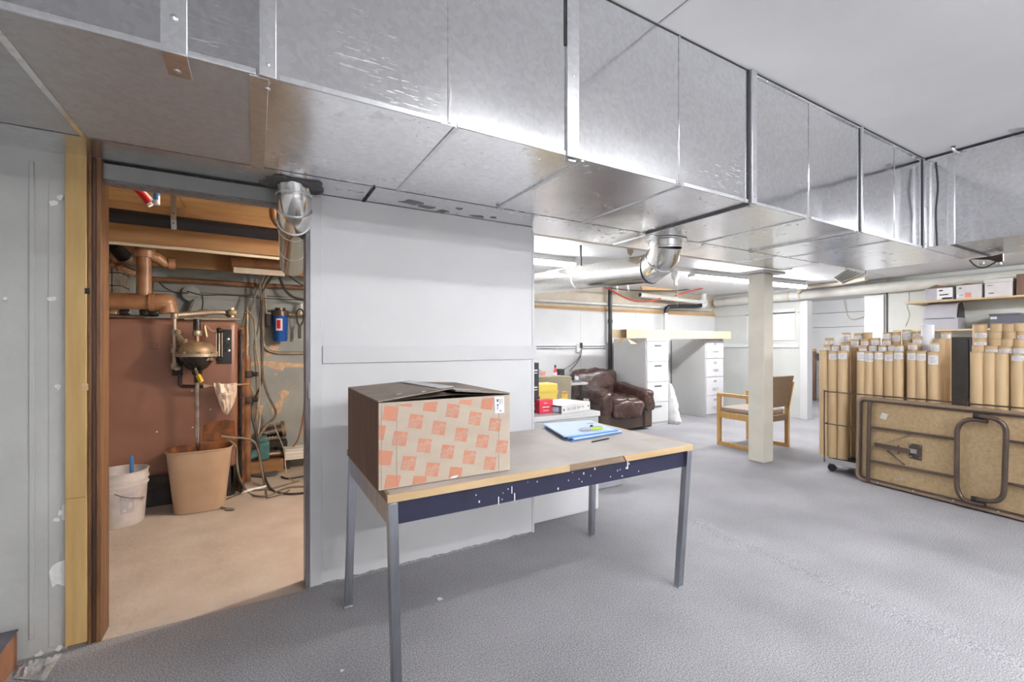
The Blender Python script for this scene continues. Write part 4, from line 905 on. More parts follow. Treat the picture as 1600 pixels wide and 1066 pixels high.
# ---- pipes and wires of the back wall
def pipe(name, label, pts, r, mat, n=14, group=None, cat='pipe', sm=0):
    return single(MB().tube(smoothpath(pts, sm) if sm else pts, r, n), name, mat, label, cat, group)
pipe('steel_pipe', 'cream painted pipe running along the top of the white back wall', [(1.62, 5.69, 1.92), (7.78, 5.69, 1.92)], .028, 'pvc')
pp = thing('drain_pipe', 'black vertical pipe on the white back wall behind the recliner', 'pipe', (5.12, 5.62, 0))
MB().tube([(5.125, 5.64, .0), (5.125, 5.64, 2.19)], .034, 16).build('pipe', 'blackpipe', pp)
MB().tube([(5.125, 5.64, 1.60), (5.125, 5.64, 1.66)], .041, 16).build('coupling', 'blackpipe', pp)
dp = thing('drain_pipe', 'white pipe with black elbow dropping behind the filing cabinets', 'pipe', (6.5, 5.5, 1.3))
a = atY(1000, 462, 5.45); z_ = 2.06
MB().tube([(a.x, 5.45, z_+.02), (7.05, 5.45, z_-.03)], .040, 16).build('pipe', 'pvc', dp)
MB().lathe([(.036, 0), (.036, .002), (0, .002)], (a.x, 5.45, z_+.02), 16, axis=(-1, 0, 0)).build('open_end', 'gap', dp)
q = atY(1100, 458, 5.40)
MB().tube(smoothpath([(7.05, 5.45, z_-.03), (7.16, 5.45, z_-.03), (7.24, 5.45, z_+.02), (7.25, 5.45, z_+.12)], 4), .046, 16).build('elbow', 'cabwhite', dp)
MB().tube(smoothpath([(7.10, 5.40, z_-.10), (6.95, 5.42, z_-.12), (6.45, 5.50, z_-.14), (6.34, 5.52, z_-.18), (6.32, 5.53, z_-.28)], 5), .038, 14).build('black_elbow', 'blackpipe', dp)
MB().tube([(6.32, 5.53, z_-.27), (6.32, 5.53, .3)], .036, 14).build('drop_pipe', 'pvc', dp)
MB().tube([(6.32, 5.53, z_-.30), (6.32, 5.53, z_-.26)], .044, 14).build('clamp', 'screw', dp)
MB().tube(smoothpath([(7.10, 5.40, z_-.10), (7.18, 5.40, z_-.10), (7.26, 5.42, z_-.06), (7.27, 5.44, z_+.0)], 4), .043, 14).build('elbow', 'cabwhite', dp)
# big pipe along the right wall
bp_ = thing('wrapped_pipe', 'thick pale wrapped pipe running along the right wall near the ceiling', 'pipe', (7.8, 2.5, 2.05))
MB().tube([(7.858, 5.64, 2.062), (7.858, -1.5, 2.062)], .074, 20).build('pipe', 'pvc', bp_)
for y in (4.22, 4.05): MB().tube([(7.858, y-.012, 2.062), (7.858, y+.012, 2.062)], .084, 20).build('band', 'pvctan', bp_)
MB().tube([(7.858, 4.215, 2.062), (7.858, 4.055, 2.062)], .080, 20).build('coupling', 'cabwhite', bp_)
MB().tube(smoothpath([(7.70, 4.02, 2.10), (7.66, 3.9, 2.16), (7.62, 3.4, 2.16), (7.4, 2.95, 2.165)], 6), .03, 12).build('side_pipe', 'pvctan', bp_)
# red hose, dark cable, scrap wood under the ceiling
pipe('red_hose', 'red hose sagging below the ceiling behind the round pipe', [atY(x, y, 5.0) for x, y in ((925, 427), (936, 446), (950, 451), (968, 461), (990, 470), (1012, 471), (1032, 467))], .012, 'hose', 8, sm=5, cat='hose')
pipe('red_hose', 'red hose slanting up towards the long fluorescent fixture', [atY(x, y, 5.0) for x, y in ((1056, 462), (1075, 456), (1100, 450), (1114, 444), (1122, 431))], .012, 'hose', 8, sm=5, cat='hose')
pipe('ceiling_cable', 'dark blue cable strung under the low ceiling', [atY(x, y, 5.2) for x, y in ((950, 450), (980, 453.5), (1020, 454.5), (1060, 454), (1090, 450))], .009, 'cabledark', 8, sm=5, cat='cable')
a = atY(1003, 447, 5.3); sw = thing('scrap_board', 'scrap brown board fixed under the low ceiling', 'board', (5.9, 5.3, 2.12))
c = atY(1070, 449, 5.3)
MB().prism([atY(x, y, 5.3) for x, y in ((1002, 447), (1030, 447), (1070, 448), (1072, 453), (1040, 455), (1004, 454))], (0, .02, 0)).build('board', 'plywood', sw, smooth=0)
for x in (964, 981): MB().bar(atY(x, 446, 5.2), atY(x+1, 455, 5.2), .03, .01).build('clip', 'whiteplastic', sw)
# raceway with outlet and cords on the back wall
rw = thing('outlet_raceway', 'white raceway with outlet box and cords on the back wall', 'outlet', (4.3, YB, 1.25))
z_ = atY(905, 543, YB-.02).z
for dz in (-.015, .02): MB().box(2.0, 5.08, YB-.022, YB-.001, z_+dz-.006, z_+dz+.006).build('conduit', 'galv', rw, bevel=.002)
q = atY(905, 543, YB-.03); MB().box(q.x-.05, q.x+.05, YB-.04, YB-.0005, z_-.08, z_+.06).build('outlet_box', 'whiteplastic', rw, bevel=.004)
MB().box(q.x+.005, q.x+.04, YB-.07, YB-.041, z_-.01, z_+.075).build('plug', 'blackplastic', rw, bevel=.004)
MB().tube(smoothpath([(q.x+.02, YB-.06, z_), (q.x+.02, YB-.05, z_-.12), (q.x-.06, YB-.04, z_-.25), (q.x-.2, YB-.04, z_-.38)], 6), .006, 6).build('cord', 'cabledark', rw)
MB().tube(smoothpath([(q.x, YB-.06, z_-.05), (q.x-.02, YB-.05, z_-.16), (q.x-.14, YB-.04, z_-.26), (q.x-.3, YB-.04, z_-.34)], 6), .005, 6).build('cord', 'cable', rw)
# hanging diffuser and bracket below the right branch
q = atZ(1325, 431, 2.0); hd = thing('loose_diffuser', 'ivory louvred diffuser hanging loose below the duct corner', 'diffuser', tuple(q))
P4 = [atX(x, y, X_) for x, y, X_ in ((1302, 434, 5.62), (1322, 421, 5.80), (1352, 428, 5.72), (1316, 443, 5.52))]
nn = (P4[1]-P4[0]).cross(P4[3]-P4[0]).normalized()*.012
MB().prism(P4, nn).build('tray', 'ivory', hd, bevel=.002)
for i in range(5):
    t = .12+.19*i; MB().bar(P4[0].lerp(P4[3], t)-nn*.4, P4[1].lerp(P4[2], t)-nn*.4, .012, .01).build('louvre', 'whiteplastic', hd)
MB().tube([P4[2], (P4[2].x+.05, P4[2].y, 2.2)], .004, 6).build('hanging_wire', 'wire', hd)
MB().tube([P4[1], (P4[1].x, P4[1].y, 2.2)], .004, 6).build('hanging_wire', 'wire', hd)
q = atX(1540, 404, 5.50); hb = thing('duct_bracket', 'small steel bracket with wire loop under the duct branch', 'bracket', tuple(q))
A_ = [atX(x, y, 5.5) for x, y in ((1514, 405), (1550, 400), (1567, 396), (1567, 408), (1562, 411), (1545, 406))]
MB().prism(A_, (.03, 0, 0)).build('plate', 'brownmetal', hb, bevel=.002)
MB().tube(smoothpath([atX(x, y, 5.49) for x, y in ((1515, 406), (1521, 413), (1530, 418), (1542, 417), (1555, 410), (1563, 405))], 5), .006, 6).build('wire_loop', 'wire', hb)
MB().lathe([(.018, 0), (.02, .02), (.012, .03), (0, .03)], atX(1533, 409, 5.5), 10, axis=(0, 0, -1)).build('nut', 'screw', hb)
MB().lathe([(.014, 0), (.016, .02), (0, .025)], atX(1561, 410, 5.5), 10, axis=(0, 0, -1)).build('bolt', 'screw', hb)
# hooks and plaster scar on the high ceiling
hk = thing('ceiling_hook', 'small steel hook strap on the high ceiling near the duct corner', 'hook', tuple(atZ(1505, 234, ZC)))
MB().tube(smoothpath([atZ(1487, 230, ZC-.002), atZ(1492, 236, ZC-.03), atZ(1503, 239, ZC-.03), atZ(1520, 236, ZC-.012)], 5), .009, 8).build('strap', 'screw', hk)
MB().lathe([(.016, 0), (.012, .008), (0, .01)], atZ(1489, 229, ZC), 10, axis=(0, 0, -1)).build('washer', 'brownmetal', hk)
R_ = random.Random(8); q = atZ(1588, 203, ZC)
single(MB().prism([q+Vector((.07*(.6+.6*R_.random())*cos(i*pi/6), .045*(.6+.6*R_.random())*sin(i*pi/6), -.001)) for i in range(12)], (0, 0, -.004)), 'plaster_scar', 'cabgrey', 'flaky grey plaster scar on the high ceiling at the right edge', 'scar')
# ---- next room
n1 = thing('leaning_plank', 'brown plank leaning in the next room behind the white door post', 'plank', tuple(atZ(1270, 626)))
q = atZ(1264, 626); q2 = atZ(1275, 626); t_ = atX(1275, 545, q2.x)
MB().box(q2.x-.03, q2.x+.02, q2.y, q2.y+.30, .0, t_.z-.06).build('board', 'kraftside', n1, bevel=.003)
MB().box(q2.x-.031, q2.x+.021, q2.y, q2.y+.30, t_.z-.059, t_.z).build('board_top', 'tubecap', n1, bevel=.003)
n2 = thing('storage_shelf', 'blue-grey metal shelf with bins in the next room', 'shelf', (10.8, 4.6, 0))
for y in (4.3, 5.0):
    for x in (10.75, 11.1): MB().box(x-.02, x+.02, y-.02, y+.02, 0, .95).build('post', 'boxgrey', n2)
for z_ in (.12, .45, .78): MB().box(10.73, 11.12, 4.28, 5.02, z_, z_+.025).build('shelf_board', 'cabgrey', n2)
for i in range(3):
    bn = thing('shelf_bin', 'dark blue bin on the %s shelf in the next room' % ['lowest', 'middle', 'top'][i], 'bin', (10.9, 4.85, (.12, .45, .78)[i]+.026))
    z_ = (.12, .45, .78)[i]+.0255; MB().box(10.78, 11.05, 4.72, 4.97, z_, z_+.18).build('body', 'blue' if i else 'blackplastic', bn, bevel=.006); MB().box(10.77, 11.06, 4.71, 4.98, z_+.181, z_+.20).build('rim', 'boxgrey', bn, bevel=.003)
single(MB().box(10.95, 11.19, 4.5, 6.6, 1.03, 1.055), 'wall_shelf', 'pinewhite', 'pine wall shelf in the next room', 'shelf', bevel=.002)
pipe('wall_cable', 'thin white cable drooping on the board wall of the next room', [atX(x, y, 11.15) for x, y in ((1318, 462), (1321, 480), (1325, 494), (1332, 499), (1340, 498), (1350, 495))], .010, 'pvctan', 8, sm=5, cat='cable')
# ================================================================== RIGHT SIDE: tubes, carts, folding table, shelves
def mailing_tube(px, pyt, X_, wpx, label, group, lab=0, white=False, lean=(0, 0), zb=.135):
    c = atX(px, pyt, X_); dep = c.x*sin(YAW)+c.y*cos(YAW); r = wpx*dep/F/2*.98
    t = thing('mailing_tube', label, 'tube', (c.x+lean[0], c.y+lean[1], zb), group=group)
    b0 = Vector((c.x+lean[0], c.y+lean[1], zb)); b1 = Vector(c); d = (b1-b0).normalized()
    MB().tube([b0, b1-d*.004], r, 18, caps=False).build('tube_body', 'tubewhite' if white else 'tube', t)
    MB().lathe([(r*1.0, -.012), (r*1.005, 0), (r*.93, .0), (r*.92, -.006), (0, -.006)], b1, 18, axis=d).build('end_cap', 'tubewhite' if white else 'tubecap', t)
    if lab:
        R_ = random.Random(int(px*7+pyt)); h = (.035, .055, .075)[lab-1]; top = .012+.02*R_.random(); a0 = radians(-90-YAW*0-62+R_.random()*14); vs = []; fs = []; n = 9
        fa = atan2(-c.y, -c.x)          # towards the aisle
        for j in (0, 1):
            for i in range(n+1):
                a = fa-1.05+2.0*i/n; p = b1-d*(top+h*j)+Vector((cos(a), sin(a), 0))*(r*1.02); vs.append(p)
        for i in range(n): fs.append((i, i+1, n+1+i+1, n+1+i)[::-1])
        l = MB().add(vs, fs).build('paper_label', 'label', t)
        b = MB()
        for q in range(2+lab):
            zz = top+h*(.2+.6*q/(1+lab)); a1 = fa-.55; a2 = fa+.2+.5*R_.random(); pa = [b1-d*zz+Vector((cos(a1+(a2-a1)*i/5), sin(a1+(a2-a1)*i/5), 0))*(r*1.028) for i in range(6)]
            for i in range(5): b.add([pa[i]+d*.0025, pa[i+1]+d*.0025, pa[i+1]-d*.0025, pa[i]-d*.0025], [(0, 1, 2, 3)])
        s_ = b.build('label_lines', 'boxgrey', l, smooth=0); s_['kind'] = 'stuff'
    return t
def C6(cx_, cy_): return 1260+cx_/4.441, 400+cy_/4.441
G1 = 'kraft mailing tubes on the left wire cart'
rows = [
 ('front row', 4.955, 13.6, [(125, 655, 0), (186, 660, 2), (252, 657, 2), (386, 660, 3), (440, 662, 3), (505, 662, 2), (577, 662, 2), (640, 662, 2), (735, 660, 2), (798, 660, 2), (880, 667, 3)]),
 ('second row', 5.045, 12.4, [(150, 618, 1), (205, 620, 2), (270, 610, 2), (396, 622, 2), (463, 618, 2), (531, 620, 2), (598, 617, 1), (646, 620, 2), (738, 602, 1), (892, 600, 2)]),
 ('third row', 5.14, 12.0, [(160, 570, 1), (341, 580, 2), (407, 575, 2), (480, 570, 2), (556, 576, 1), (773, 560, 1), (925, 572, 0)]),
 ('back row', 5.24, 12.0, [(276, 534, 3), (363, 537, 1), (425, 532, 0), (565, 530, 2), (624, 530, 2), (699, 513, 3), (771, 524, 3), (970, 530, 1)])]
for nm, X_, wp, L_ in rows:
    for k, (cx_, cy_, lb_) in enumerate(L_):
        px, py = C6(cx_, cy_)
        mailing_tube(px, py, X_, wp, 'kraft tube%s, %s from left in %s of left cart' % (' with white label' if lb_ else '', ORD[k], nm), G1, lb_)
px, py = C6(841, 480); mailing_tube(px, py, 5.16, 16, 'tall white tube among the kraft tubes of the left cart', G1, 0, True)
px, py = C6(215, 560); mailing_tube(px, py, 5.16, 12, 'grey-white tube in the left end of the left cart', G1, 0, True)
G2 = 'kraft mailing tubes on the right wire cart'
rows2 = [
 ('front row', 4.93, 17.8, [(1190, 666, 0), (1276, 668, 0), (1356, 673, 0), (1473, 680, 1), (1560, 684, 0), (1645, 690, 0)]),
 ('second row', 5.025, 17.0, [(1199, 620, 0), (1289, 622, 1), (1381, 628, 1), (1481, 628, 1), (1575, 634, 0)]),
 ('third row', 5.12, 16.6, [(1208, 573, 1), (1320, 573, 0), (1399, 573, 0), (1487, 575, 0)]),
 ('fourth row', 5.215, 16.2, [(1212, 523, 1), (1316, 524, 0), (1415, 523, 0), (1508, 524, 1)]),
 ('back row', 5.31, 16.4, [(1203, 476, 0), (1328, 470, 0), (1406, 471, 0), (1487, 466, 0)])]
for nm, X_, wp, L_ in rows2:
    for k, (cx_, cy_, lb_) in enumerate(L_):
        px, py = C6(cx_, cy_)
        mailing_tube(px, py, X_, wp, 'thick kraft tube, %s from left in %s of right cart' % (ORD[k], nm), G2, lb_)
def cart(label, y0, y1, x0=4.885, x1=5.30):
    t = thing('wire_cart', label, 'cart', ((x0+x1)/2, (y0+y1)/2, 0))
    MB().box(x0, x1, y0, y1, .105, .130).build('base_tray', 'blackcab', t, bevel=.003)
    MB().box(x0-.012, x0-.0005, y0, y1, .085, .135).build('base_rail', 'screw', t, bevel=.002)
    for z_ in (.785,):
        MB().tube([(x0-.012, y0-.01, z_), (x0-.012, y1+.01, z_), (x1+.01, y1+.01, z_), (x1+.01, y0-.01, z_), (x0-.012, y0-.01, z_)], .0055, 8).build('side_wire', 'wire', t)
    MB().tube([(x0-.012, y0-.01, .47), (x0-.012, y1+.01, .47), (x1+.01, y1+.01, .47), (x1+.01, y0-.01, .47), (x0-.012, y0-.01, .47)], .0055, 8).build('side_wire', 'wire', t)
    for x in (x0-.012, x1+.01):
        for y in (y0-.01, y1+.01): MB().tube([(x, y, .09), (x, y, .80)], .006, 8).build('corner_post', 'wire', t)
    MB().tube([(x0-.014, y1-.27, .09), (x0-.014, y1-.12-.27, .46)], .006, 8).build('brace_rod', 'wire', t)
    for x in (x0+.05, x1-.05):
        for y in (y0+.05, y1-.03):
            f = MB().box(x-.02, x+.02, y-.018, y+.018, .062, .1045).build('caster_fork', 'blackcab', t, bevel=.003)
            MB().tube([(x-.012, y, .036), (x+.012, y, .036)], .035, 14).build('wheel', 'blackplastic', f)
    return t
cart('wire cart full of slim kraft tubes behind the folding table', 1.30, 2.285)
cart('wire cart full of thick kraft tubes at the right edge', .42, 1.255, 4.85, 5.38)
# ---- folding table leaning on the carts, underside towards the camera
P0, P1 = Vector((4.805, 1.992, 0)), Vector((4.685, .94, 0)); U = (P1-P0).normalized(); Wv = (Vector((.022, 0, .758))).normalized(); Wv = (Wv-U*Wv.dot(U)).normalized(); Nn = U.cross(Wv).normalized()
if Nn.x > 0: Nn = -Nn
TL, TH = 1.83, .76
ft = thing('folding_table', 'brown folding table leaning on its side with its underside showing', 'table', tuple(P0+U*TL/2))
O_ = P0+Vector((0, 0, .012))
def onT(px, py, off=0.0):
    r = ray(px, py); o = O_+Nn*off; t = (o-Vector((0, 0, EYE))).dot(Nn)/r.dot(Nn); return Vector((0, 0, EYE))+r*t
def PT(u, w_, off=0.0): return O_+U*u+Wv*w_+Nn*off
MB().prism([PT(u, w_, 0) for u, w_ in rrect(.006, TL-.006, .006, TH-.006, .05)], -Nn*.018).build('board', 'hardboard', ft, smooth=30)
outer, inner = rrect(0, TL, 0, TH, .06), rrect(.024, TL-.024, .024, TH-.024, .04); n = len(outer); vs = []; fs = []
for off in (.022, -.03):
    vs += [PT(u, w_, off) for u, w_ in outer]+[PT(u, w_, off) for u, w_ in inner]
for i in range(n):
    j = (i+1) % n; fs += [(i, j, n+j, n+i), (2*n+i, 3*n+i, 3*n+j, 2*n+j), (i, 2*n+i, 2*n+j, j), (n+i, n+j, 3*n+j, 3*n+i)]
MB().add(vs, fs).build('rim', 'tablerim', ft, bevel=.004)
inner2 = rrect(.030, TL-.030, .030, TH-.030, .036)
MB().tube([PT(u, w_, .012) for u, w_ in inner2+inner2[:1]], .011, 8, caps=False).build('steel_frame', 'brownmetal', ft)
def tt(nm, pts, r, off=.03, sm=0, mat='brownmetal', par=None): 
    q = [onT(x, y, off) for x, y in pts]; return MB().tube(smoothpath(q, sm) if sm else q, r, 10).build(nm, mat, par or ft)
def K7(x, y): return 1270+x/4.264, 580+y/4.264
lg = tt('leg_pivot', [K7(378, 205), K7(367, 735)], .016)
tt('leg_rail', [K7(378, 372), K7(955, 452)], .0105, par=lg); tt('leg_rail', [K7(376, 594), K7(950, 706)], .0105, par=lg)
loopL = [K7(*p) for p in ((1165, 336), (1075, 322), (1015, 330), (978, 358), (962, 400), (960, 460), (959, 700), (962, 780), (985, 835), (1030, 868), (1085, 882), (1150, 892))]
tt('leg_loop', loopL, .0165, .045, 3)
loopR = [K7(*p) for p in ((1080, 296), (1170, 308), (1240, 332), (1278, 370), (1288, 430), (1282, 600), (1275, 790), (1255, 845), (1210, 868), (1150, 865), (1075, 850))]
tt('leg_loop', loopR, .0165, .06, 3)
tt('leg_rail', [K7(1288, 465), K7(1700, 520)], .0105); tt('leg_rail', [K7(1282, 745), K7(1700, 830)], .0105)
tt('foot_cap', [K7(1072, 296), K7(1115, 302)], .019, .06, mat='blackplastic'); tt('foot_cap', [K7(1060, 848), K7(1100, 856)], .019, .06, mat='blackplastic')
br = MB().bar(onT(*K7(412, 488), .034), onT(*K7(650, 535), .034), .012, .036, up=tuple(Wv)).build('lock_brace', 'brownmetal', ft, bevel=.002)
MB().bar(onT(*K7(570, 495), .038), onT(*K7(572, 552), .038), .012, .006, up=tuple(Nn)).build('brace_clip', 'brownmetal', br)
tt('brace_strut', [K7(500, 478), K7(655, 420)], .006, .02, mat='tablerim'); tt('brace_strut', [K7(495, 530), K7(612, 626)], .006, .02)
pl_ = MB().prism([onT(*K7(*p), .006) for p in ((643, 480), (728, 492), (726, 596), (642, 578))], Nn*.006).build('mount_plate', 'brownmetal', ft, bevel=.001)
for p in ((650, 488), (717, 500), (716, 580), (651, 568)): MB().lathe([(.006, 0), (.005, .003), (0, .004)], onT(*K7(*p), .0125), 8, axis=Nn).build('screw', 'screw', pl_)
MB().bar(onT(*K7(640, 528), .02), onT(*K7(698, 538), .02), .03, .034, up=tuple(Wv)).build('brace_socket', 'screw', ft, bevel=.002)
for p in ((405, 218), (405, 700), (432, 742), (668, 800), (936, 864), (1236, 938)): MB().lathe([(.007, 0), (.006, .004), (0, .005)], onT(*K7(*p), .002 if p[0] == 405 else .024), 8, axis=Nn).build('screw', 'screw', ft)
MB().prism([onT(*K7(*p), .001) for p in ((462, 275), (502, 288), (488, 326), (446, 312))], Nn*.0008).build('paper_sticker', 'pvc', ft, smooth=0)
b = MB(); R_ = random.Random(2)
for k in range(7):
    x, y = 545+10*k, 712+8*R_.random(); q = [onT(*K7(x+8*R_.random(), y-8), .002), onT(*K7(x+6+6*R_.random(), y), .002), onT(*K7(x+2*R_.random(), y+9), .002)]
    b.tube(q, .0012, 4)
s_ = b.build('chalk_scribble', 'tape', ft); s_['kind'] = 'stuff'
# ---- shelves on the right wall
def shelf(label, z_, y0, y1, x0=7.60):
    t = thing('wall_shelf', label, 'shelf', (7.8, (y0+y1)/2, z_))
    MB().box(x0, XR-.0005, y0, y1, z_-.022, z_).build('shelf_board', 'pinewhite', t, bevel=.002)
    for y in ((y0+y1)/2-.15, y0+.15):
        MB().prism([(XR-.001, y, z_-.023), (x0+.06, y, z_-.023), (XR-.001, y, z_-.22)], (0, .006, 0)).build('bracket', 'trimgrey', t, smooth=0)
    return t
shelf('upper pine shelf with white cartons on the right wall', 1.815, -.6, 2.60)
shelf('lower pine shelf with grey boxes on the right wall', 1.440, -.6, 2.72, 7.58)
zs_ = 1.8155
def fcarton(name, label, px0, px1, h, mat, X_=7.62, dep=.165, z_=zs_, lid=None, prints=(), flap=0, sidemat=None, cat='box'):
    y1, y0 = atX(px0, 460, X_).y, atX(px1, 460, X_).y
    t = thing(name, label, cat, (X_+dep/2, (y0+y1)/2, z_))
    MB().box(X_, X_+dep, y0, y1, z_+.0003, z_+h).build('body', sidemat or mat, t, bevel=.002)
    MB().box(X_-.002, X_-.0002, y0+.003, y1-.003, z_+.004, z_+h-.003).build('front_face', mat, t, smooth=0)
    if lid: MB().box(X_-.008, X_+dep+.004, y0-.006, y1+.006, z_+h+.0005, z_+h+lid).build('lid', mat, t, bevel=.003)
    if flap:
        MB().prism([(X_+.005, y0+.01, z_+h), (X_+.005, y1-.01, z_+h), (X_+.005, y0+(y1-y0)*.62, z_+h+flap)], (.18, 0, 0)).build('open_flap', 'kraftside', t, smooth=0)
    for k, (a0, a1, c0, c1, mt) in enumerate(prints):
        MB().box(X_-.0035, X_-.0022, y1-(y1-y0)*a1, y1-(y1-y0)*a0, z_+h*c0, z_+h*c1).build('printed_label', mt, t, smooth=0)
    return t
fcarton('carton', 'grey and white carton with raised flap on the upper shelf', 1446, 1489, .155, 'boxgrey', flap=.045, prints=[(.43, .99, .04, .97, 'label'), (.5, .64, .72, .82, 'print'), (.52, .85, .38, .46, 'boxgrey'), (.62, .98, .05, .18, 'kraftlight')])
fcarton('carton', 'white carton with salmon sticker on the upper shelf', 1494, 1534, .165, 'boxwhite', flap=.02, prints=[(.12, .22, .74, .84, 'print'), (.35, .60, .08, .42, 'salmon'), (.04, .10, .12, .34, 'label'), (.13, .28, .22, .30, 'boxgrey')])
fcarton('carton', 'white lidded carton on the upper shelf, rightmost of three', 1538.5, 1582, .165, 'boxwhite', lid=.04, prints=[(.08, .3, .80, .84, 'print'), (.12, .28, .42, .72, 'boxwhite'), (.15, .35, .22, .30, 'print')])
fcarton('carton', 'brown wooden crate end behind the cartons on the upper shelf', 1588, 1625, .24, 'kraftside', X_=7.61, dep=.17)
zl = 1.4405
gb_ = thing('grey_printer_box', 'grey archive box with curved open lid on the lower shelf', 'box', (7.72, 2.3, zl))
y1, y0 = atX(1441.5, 500, 7.62).y, atX(1497, 500, 7.62).y; hb_ = .145
MB().box(7.62, 7.90, y0, y1, zl+.0003, zl+hb_).build('body', 'boxgrey', gb_, bevel=.003)
vs = []; fs = []; n = 8
for i in range(n+1):
    a = pi/2*i/n*.95; x, z = 7.632+.16*(1-cos(a)), zl+hb_+.004+.205*sin(a)
    vs += [(x, y0+.02, z), (x, y1-.01, z), (x+.006, y0+.02, z-.004), (x+.006, y1-.01, z-.004)]
for i in range(n): k = 4*i; fs += [(k, k+4, k+5, k+1), (k+2, k+3, k+7, k+6), (k, k+2, k+6, k+4), (k+1, k+5, k+7, k+3)]
fs += [(0, 1, 3, 2), (4*n, 4*n+2, 4*n+3, 4*n+1)]
MB().add(vs, fs).build('curved_lid', 'boxgrey', gb_, smooth=50)
MB().prism([(7.64, y0+.018, zl+hb_+.001), (7.88, y0+.018, zl+hb_+.001), (7.86, y0+.018, zl+hb_+.12), (7.79, y0+.018, zl+hb_+.20), (7.70, y0+.018, zl+hb_+.17)], (0, -.012, 0)).build('end_plate', 'blackplastic', gb_, smooth=0)
MB().box(7.617, 7.6195, y0+.03, y1-.03, zl+hb_-.012, zl+hb_-.006).build('lid_gap', 'blackplastic', gb_, smooth=0)
fcarton('dark_carton', 'dark grey lidded carton on the lower shelf', 1546.5, 1592, .15, 'boxdark', X_=7.62, dep=.27, z_=zl, prints=[(.03, .25, .72, .90, 'label'), (.06, .22, .78, .84, 'print')], lid=.022)
# black cabinet between the carts and shelves
bk = thing('black_cabinet', 'black steel cabinet standing behind the mailing tubes', 'cabinet', (6.7, 1.45, 0))
MB().box(6.42, 6.90, .95, 1.86, .0, 1.325).build('body', 'blackcab', bk, bevel=.004)
MB().box(6.402, 6.4195, 1.665, 1.855, .04, 1.31).build('door', 'blackcab', bk, bevel=.004)
MB().box(6.402, 6.4195, .955, 1.655, .04, 1.31).build('door', 'blackcab', bk, bevel=.004)
gp = thing('grey_carton', 'narrow light grey carton behind the thick kraft tubes', 'box', (5.95, 1.2, 0))
q = atX(1546, 520, 5.9); MB().box(5.88, 5.92, q.y-.10, q.y+.02, 0, q.z).build('board', 'cabgrey', gp, bevel=.003)
MB().box(5.875, 5.925, q.y-.105, q.y+.025, q.z+.0005, q.z+.012).build('top_cap', 'trimgrey', gp, bevel=.002)
# ================================================================== BOILER ROOM
YF = 4.30                                   # boiler front
def gp_(px, py, y=4.18): return atY(px, py, y)
zt_ = atY(270, 497, YF).z; zj = atY(250, 745, YF).z; xr_ = atY(371.5, 600, YF).x
bo = thing('boiler', 'brown enamelled boiler filling the left of the boiler room', 'boiler', (-.8, 4.6, 0))
MB().box(-1.62, xr_, YF, 4.98, zj, zt_).build('jacket', 'boiler', bo, bevel=.05, seg=4)
MB().box(-1.58, xr_-.05, YF+.06, 4.95, 0, zj-.001).build('base', 'boilerdark', bo, bevel=.004)
MB().box(xr_+.001, xr_+.045, YF+.05, 4.96, .02, zt_-.06).build('side_panel', 'rust', bo, bevel=.004)
MB().box(xr_+.012, xr_+.03, YF+.025, YF+.049, .02, zt_-.08).build('side_rail', 'blackiron', bo, bevel=.003)
a, c = atY(349, 515, YF-.006), atY(362, 568.5, YF-.006)
cp = MB().box(a.x-.045, c.x, YF-.006, YF-.0005, c.z, a.z).build('gauge_plate', 'blackiron', bo, bevel=.001)
for px, py in ((356.5, 530), (357.5, 548)): MB().lathe([(.011, 0), (.011, .01), (.004, .014), (0, .014)], atY(px, py, YF-.006), 8, axis=(0, -1, 0)).build('bolt', 'screw', cp)
a, c = atY(269, 540, YF-.03), atY(285, 587, YF-.03)
MB().box(a.x, c.x, YF-.03, YF-.0005, c.z, a.z).build('control_block', 'blackiron', bo, bevel=.004)
a = atY(241, 540, YF-.004); MB().box(a.x-.02, a.x+.035, YF-.012, YF-.0005, a.z-.028, a.z+.02).build('cover_plate', 'boiler', bo, bevel=.004)
q = [atY(x, y, YF-.001) for x, y in ((315, 690), (318, 664), (330, 660), (350, 656), (366, 657), (369, 690))]
MB().prism(q, (0, -.0008, 0)).build('rust_stain', 'rust', bo, smooth=0)
for px, py in ((300, 611), (329, 640), (301, 668), (245, 675)): MB().lathe([(.006, 0), (.003, .001), (0, .001)], atY(px, py, YF-.0005), 7, axis=(0, -1, 0)).build('chip_mark', 'chip', bo)
# low-water float chamber in front of the boiler
fc = thing('float_chamber', 'black float chamber with dusty brass top on the boiler front', 'boiler fitting', tuple(gp_(308, 555)))
C0 = gp_(308, 555, 4.155); zf_ = C0.z; R0 = .118
MB().lathe([(R0, .012), (R0*1.02, .03), (R0*.98, .06), (R0*.72, .092), (R0*.3, .105), (0, .106)], C0, 24).build('dome', 'dirtybrass', fc)
MB().lathe([(.0, -.150), (.03, -.150), (.034, -.118), (R0*.55, -.098), (R0*.9, -.04), (R0*1.0, -.012)], C0, 24).build('bowl', 'blackiron', fc)
fg = MB().lathe([(R0*1.0, -.012), (R0*1.12, -.011), (R0*1.12, .011), (R0*1.0, .012)], C0, 24).build('flange', 'brasspipe', fc, smooth=30)
for i in range(8):
    a = 2*pi*i/8+.2; MB().lathe([(.010, .0), (.010, .014), (0, .016)], C0+Vector((cos(a)*R0*1.06, sin(a)*R0*1.06, .011)), 6).build('bolt', 'dirtybrass', fg)
tpz = gp_(308, 499).z
MB().tube([C0+Vector((0, 0, .10)), (C0.x, C0.y, tpz)], .014, 12).build('riser_pipe', 'copper', fc)
MB().lathe([(.026, -.02), (.03, -.012), (.03, .012), (.026, .02)], (C0.x, C0.y, gp_(308, 521).z), 12).build('union', 'brasspipe', fc)
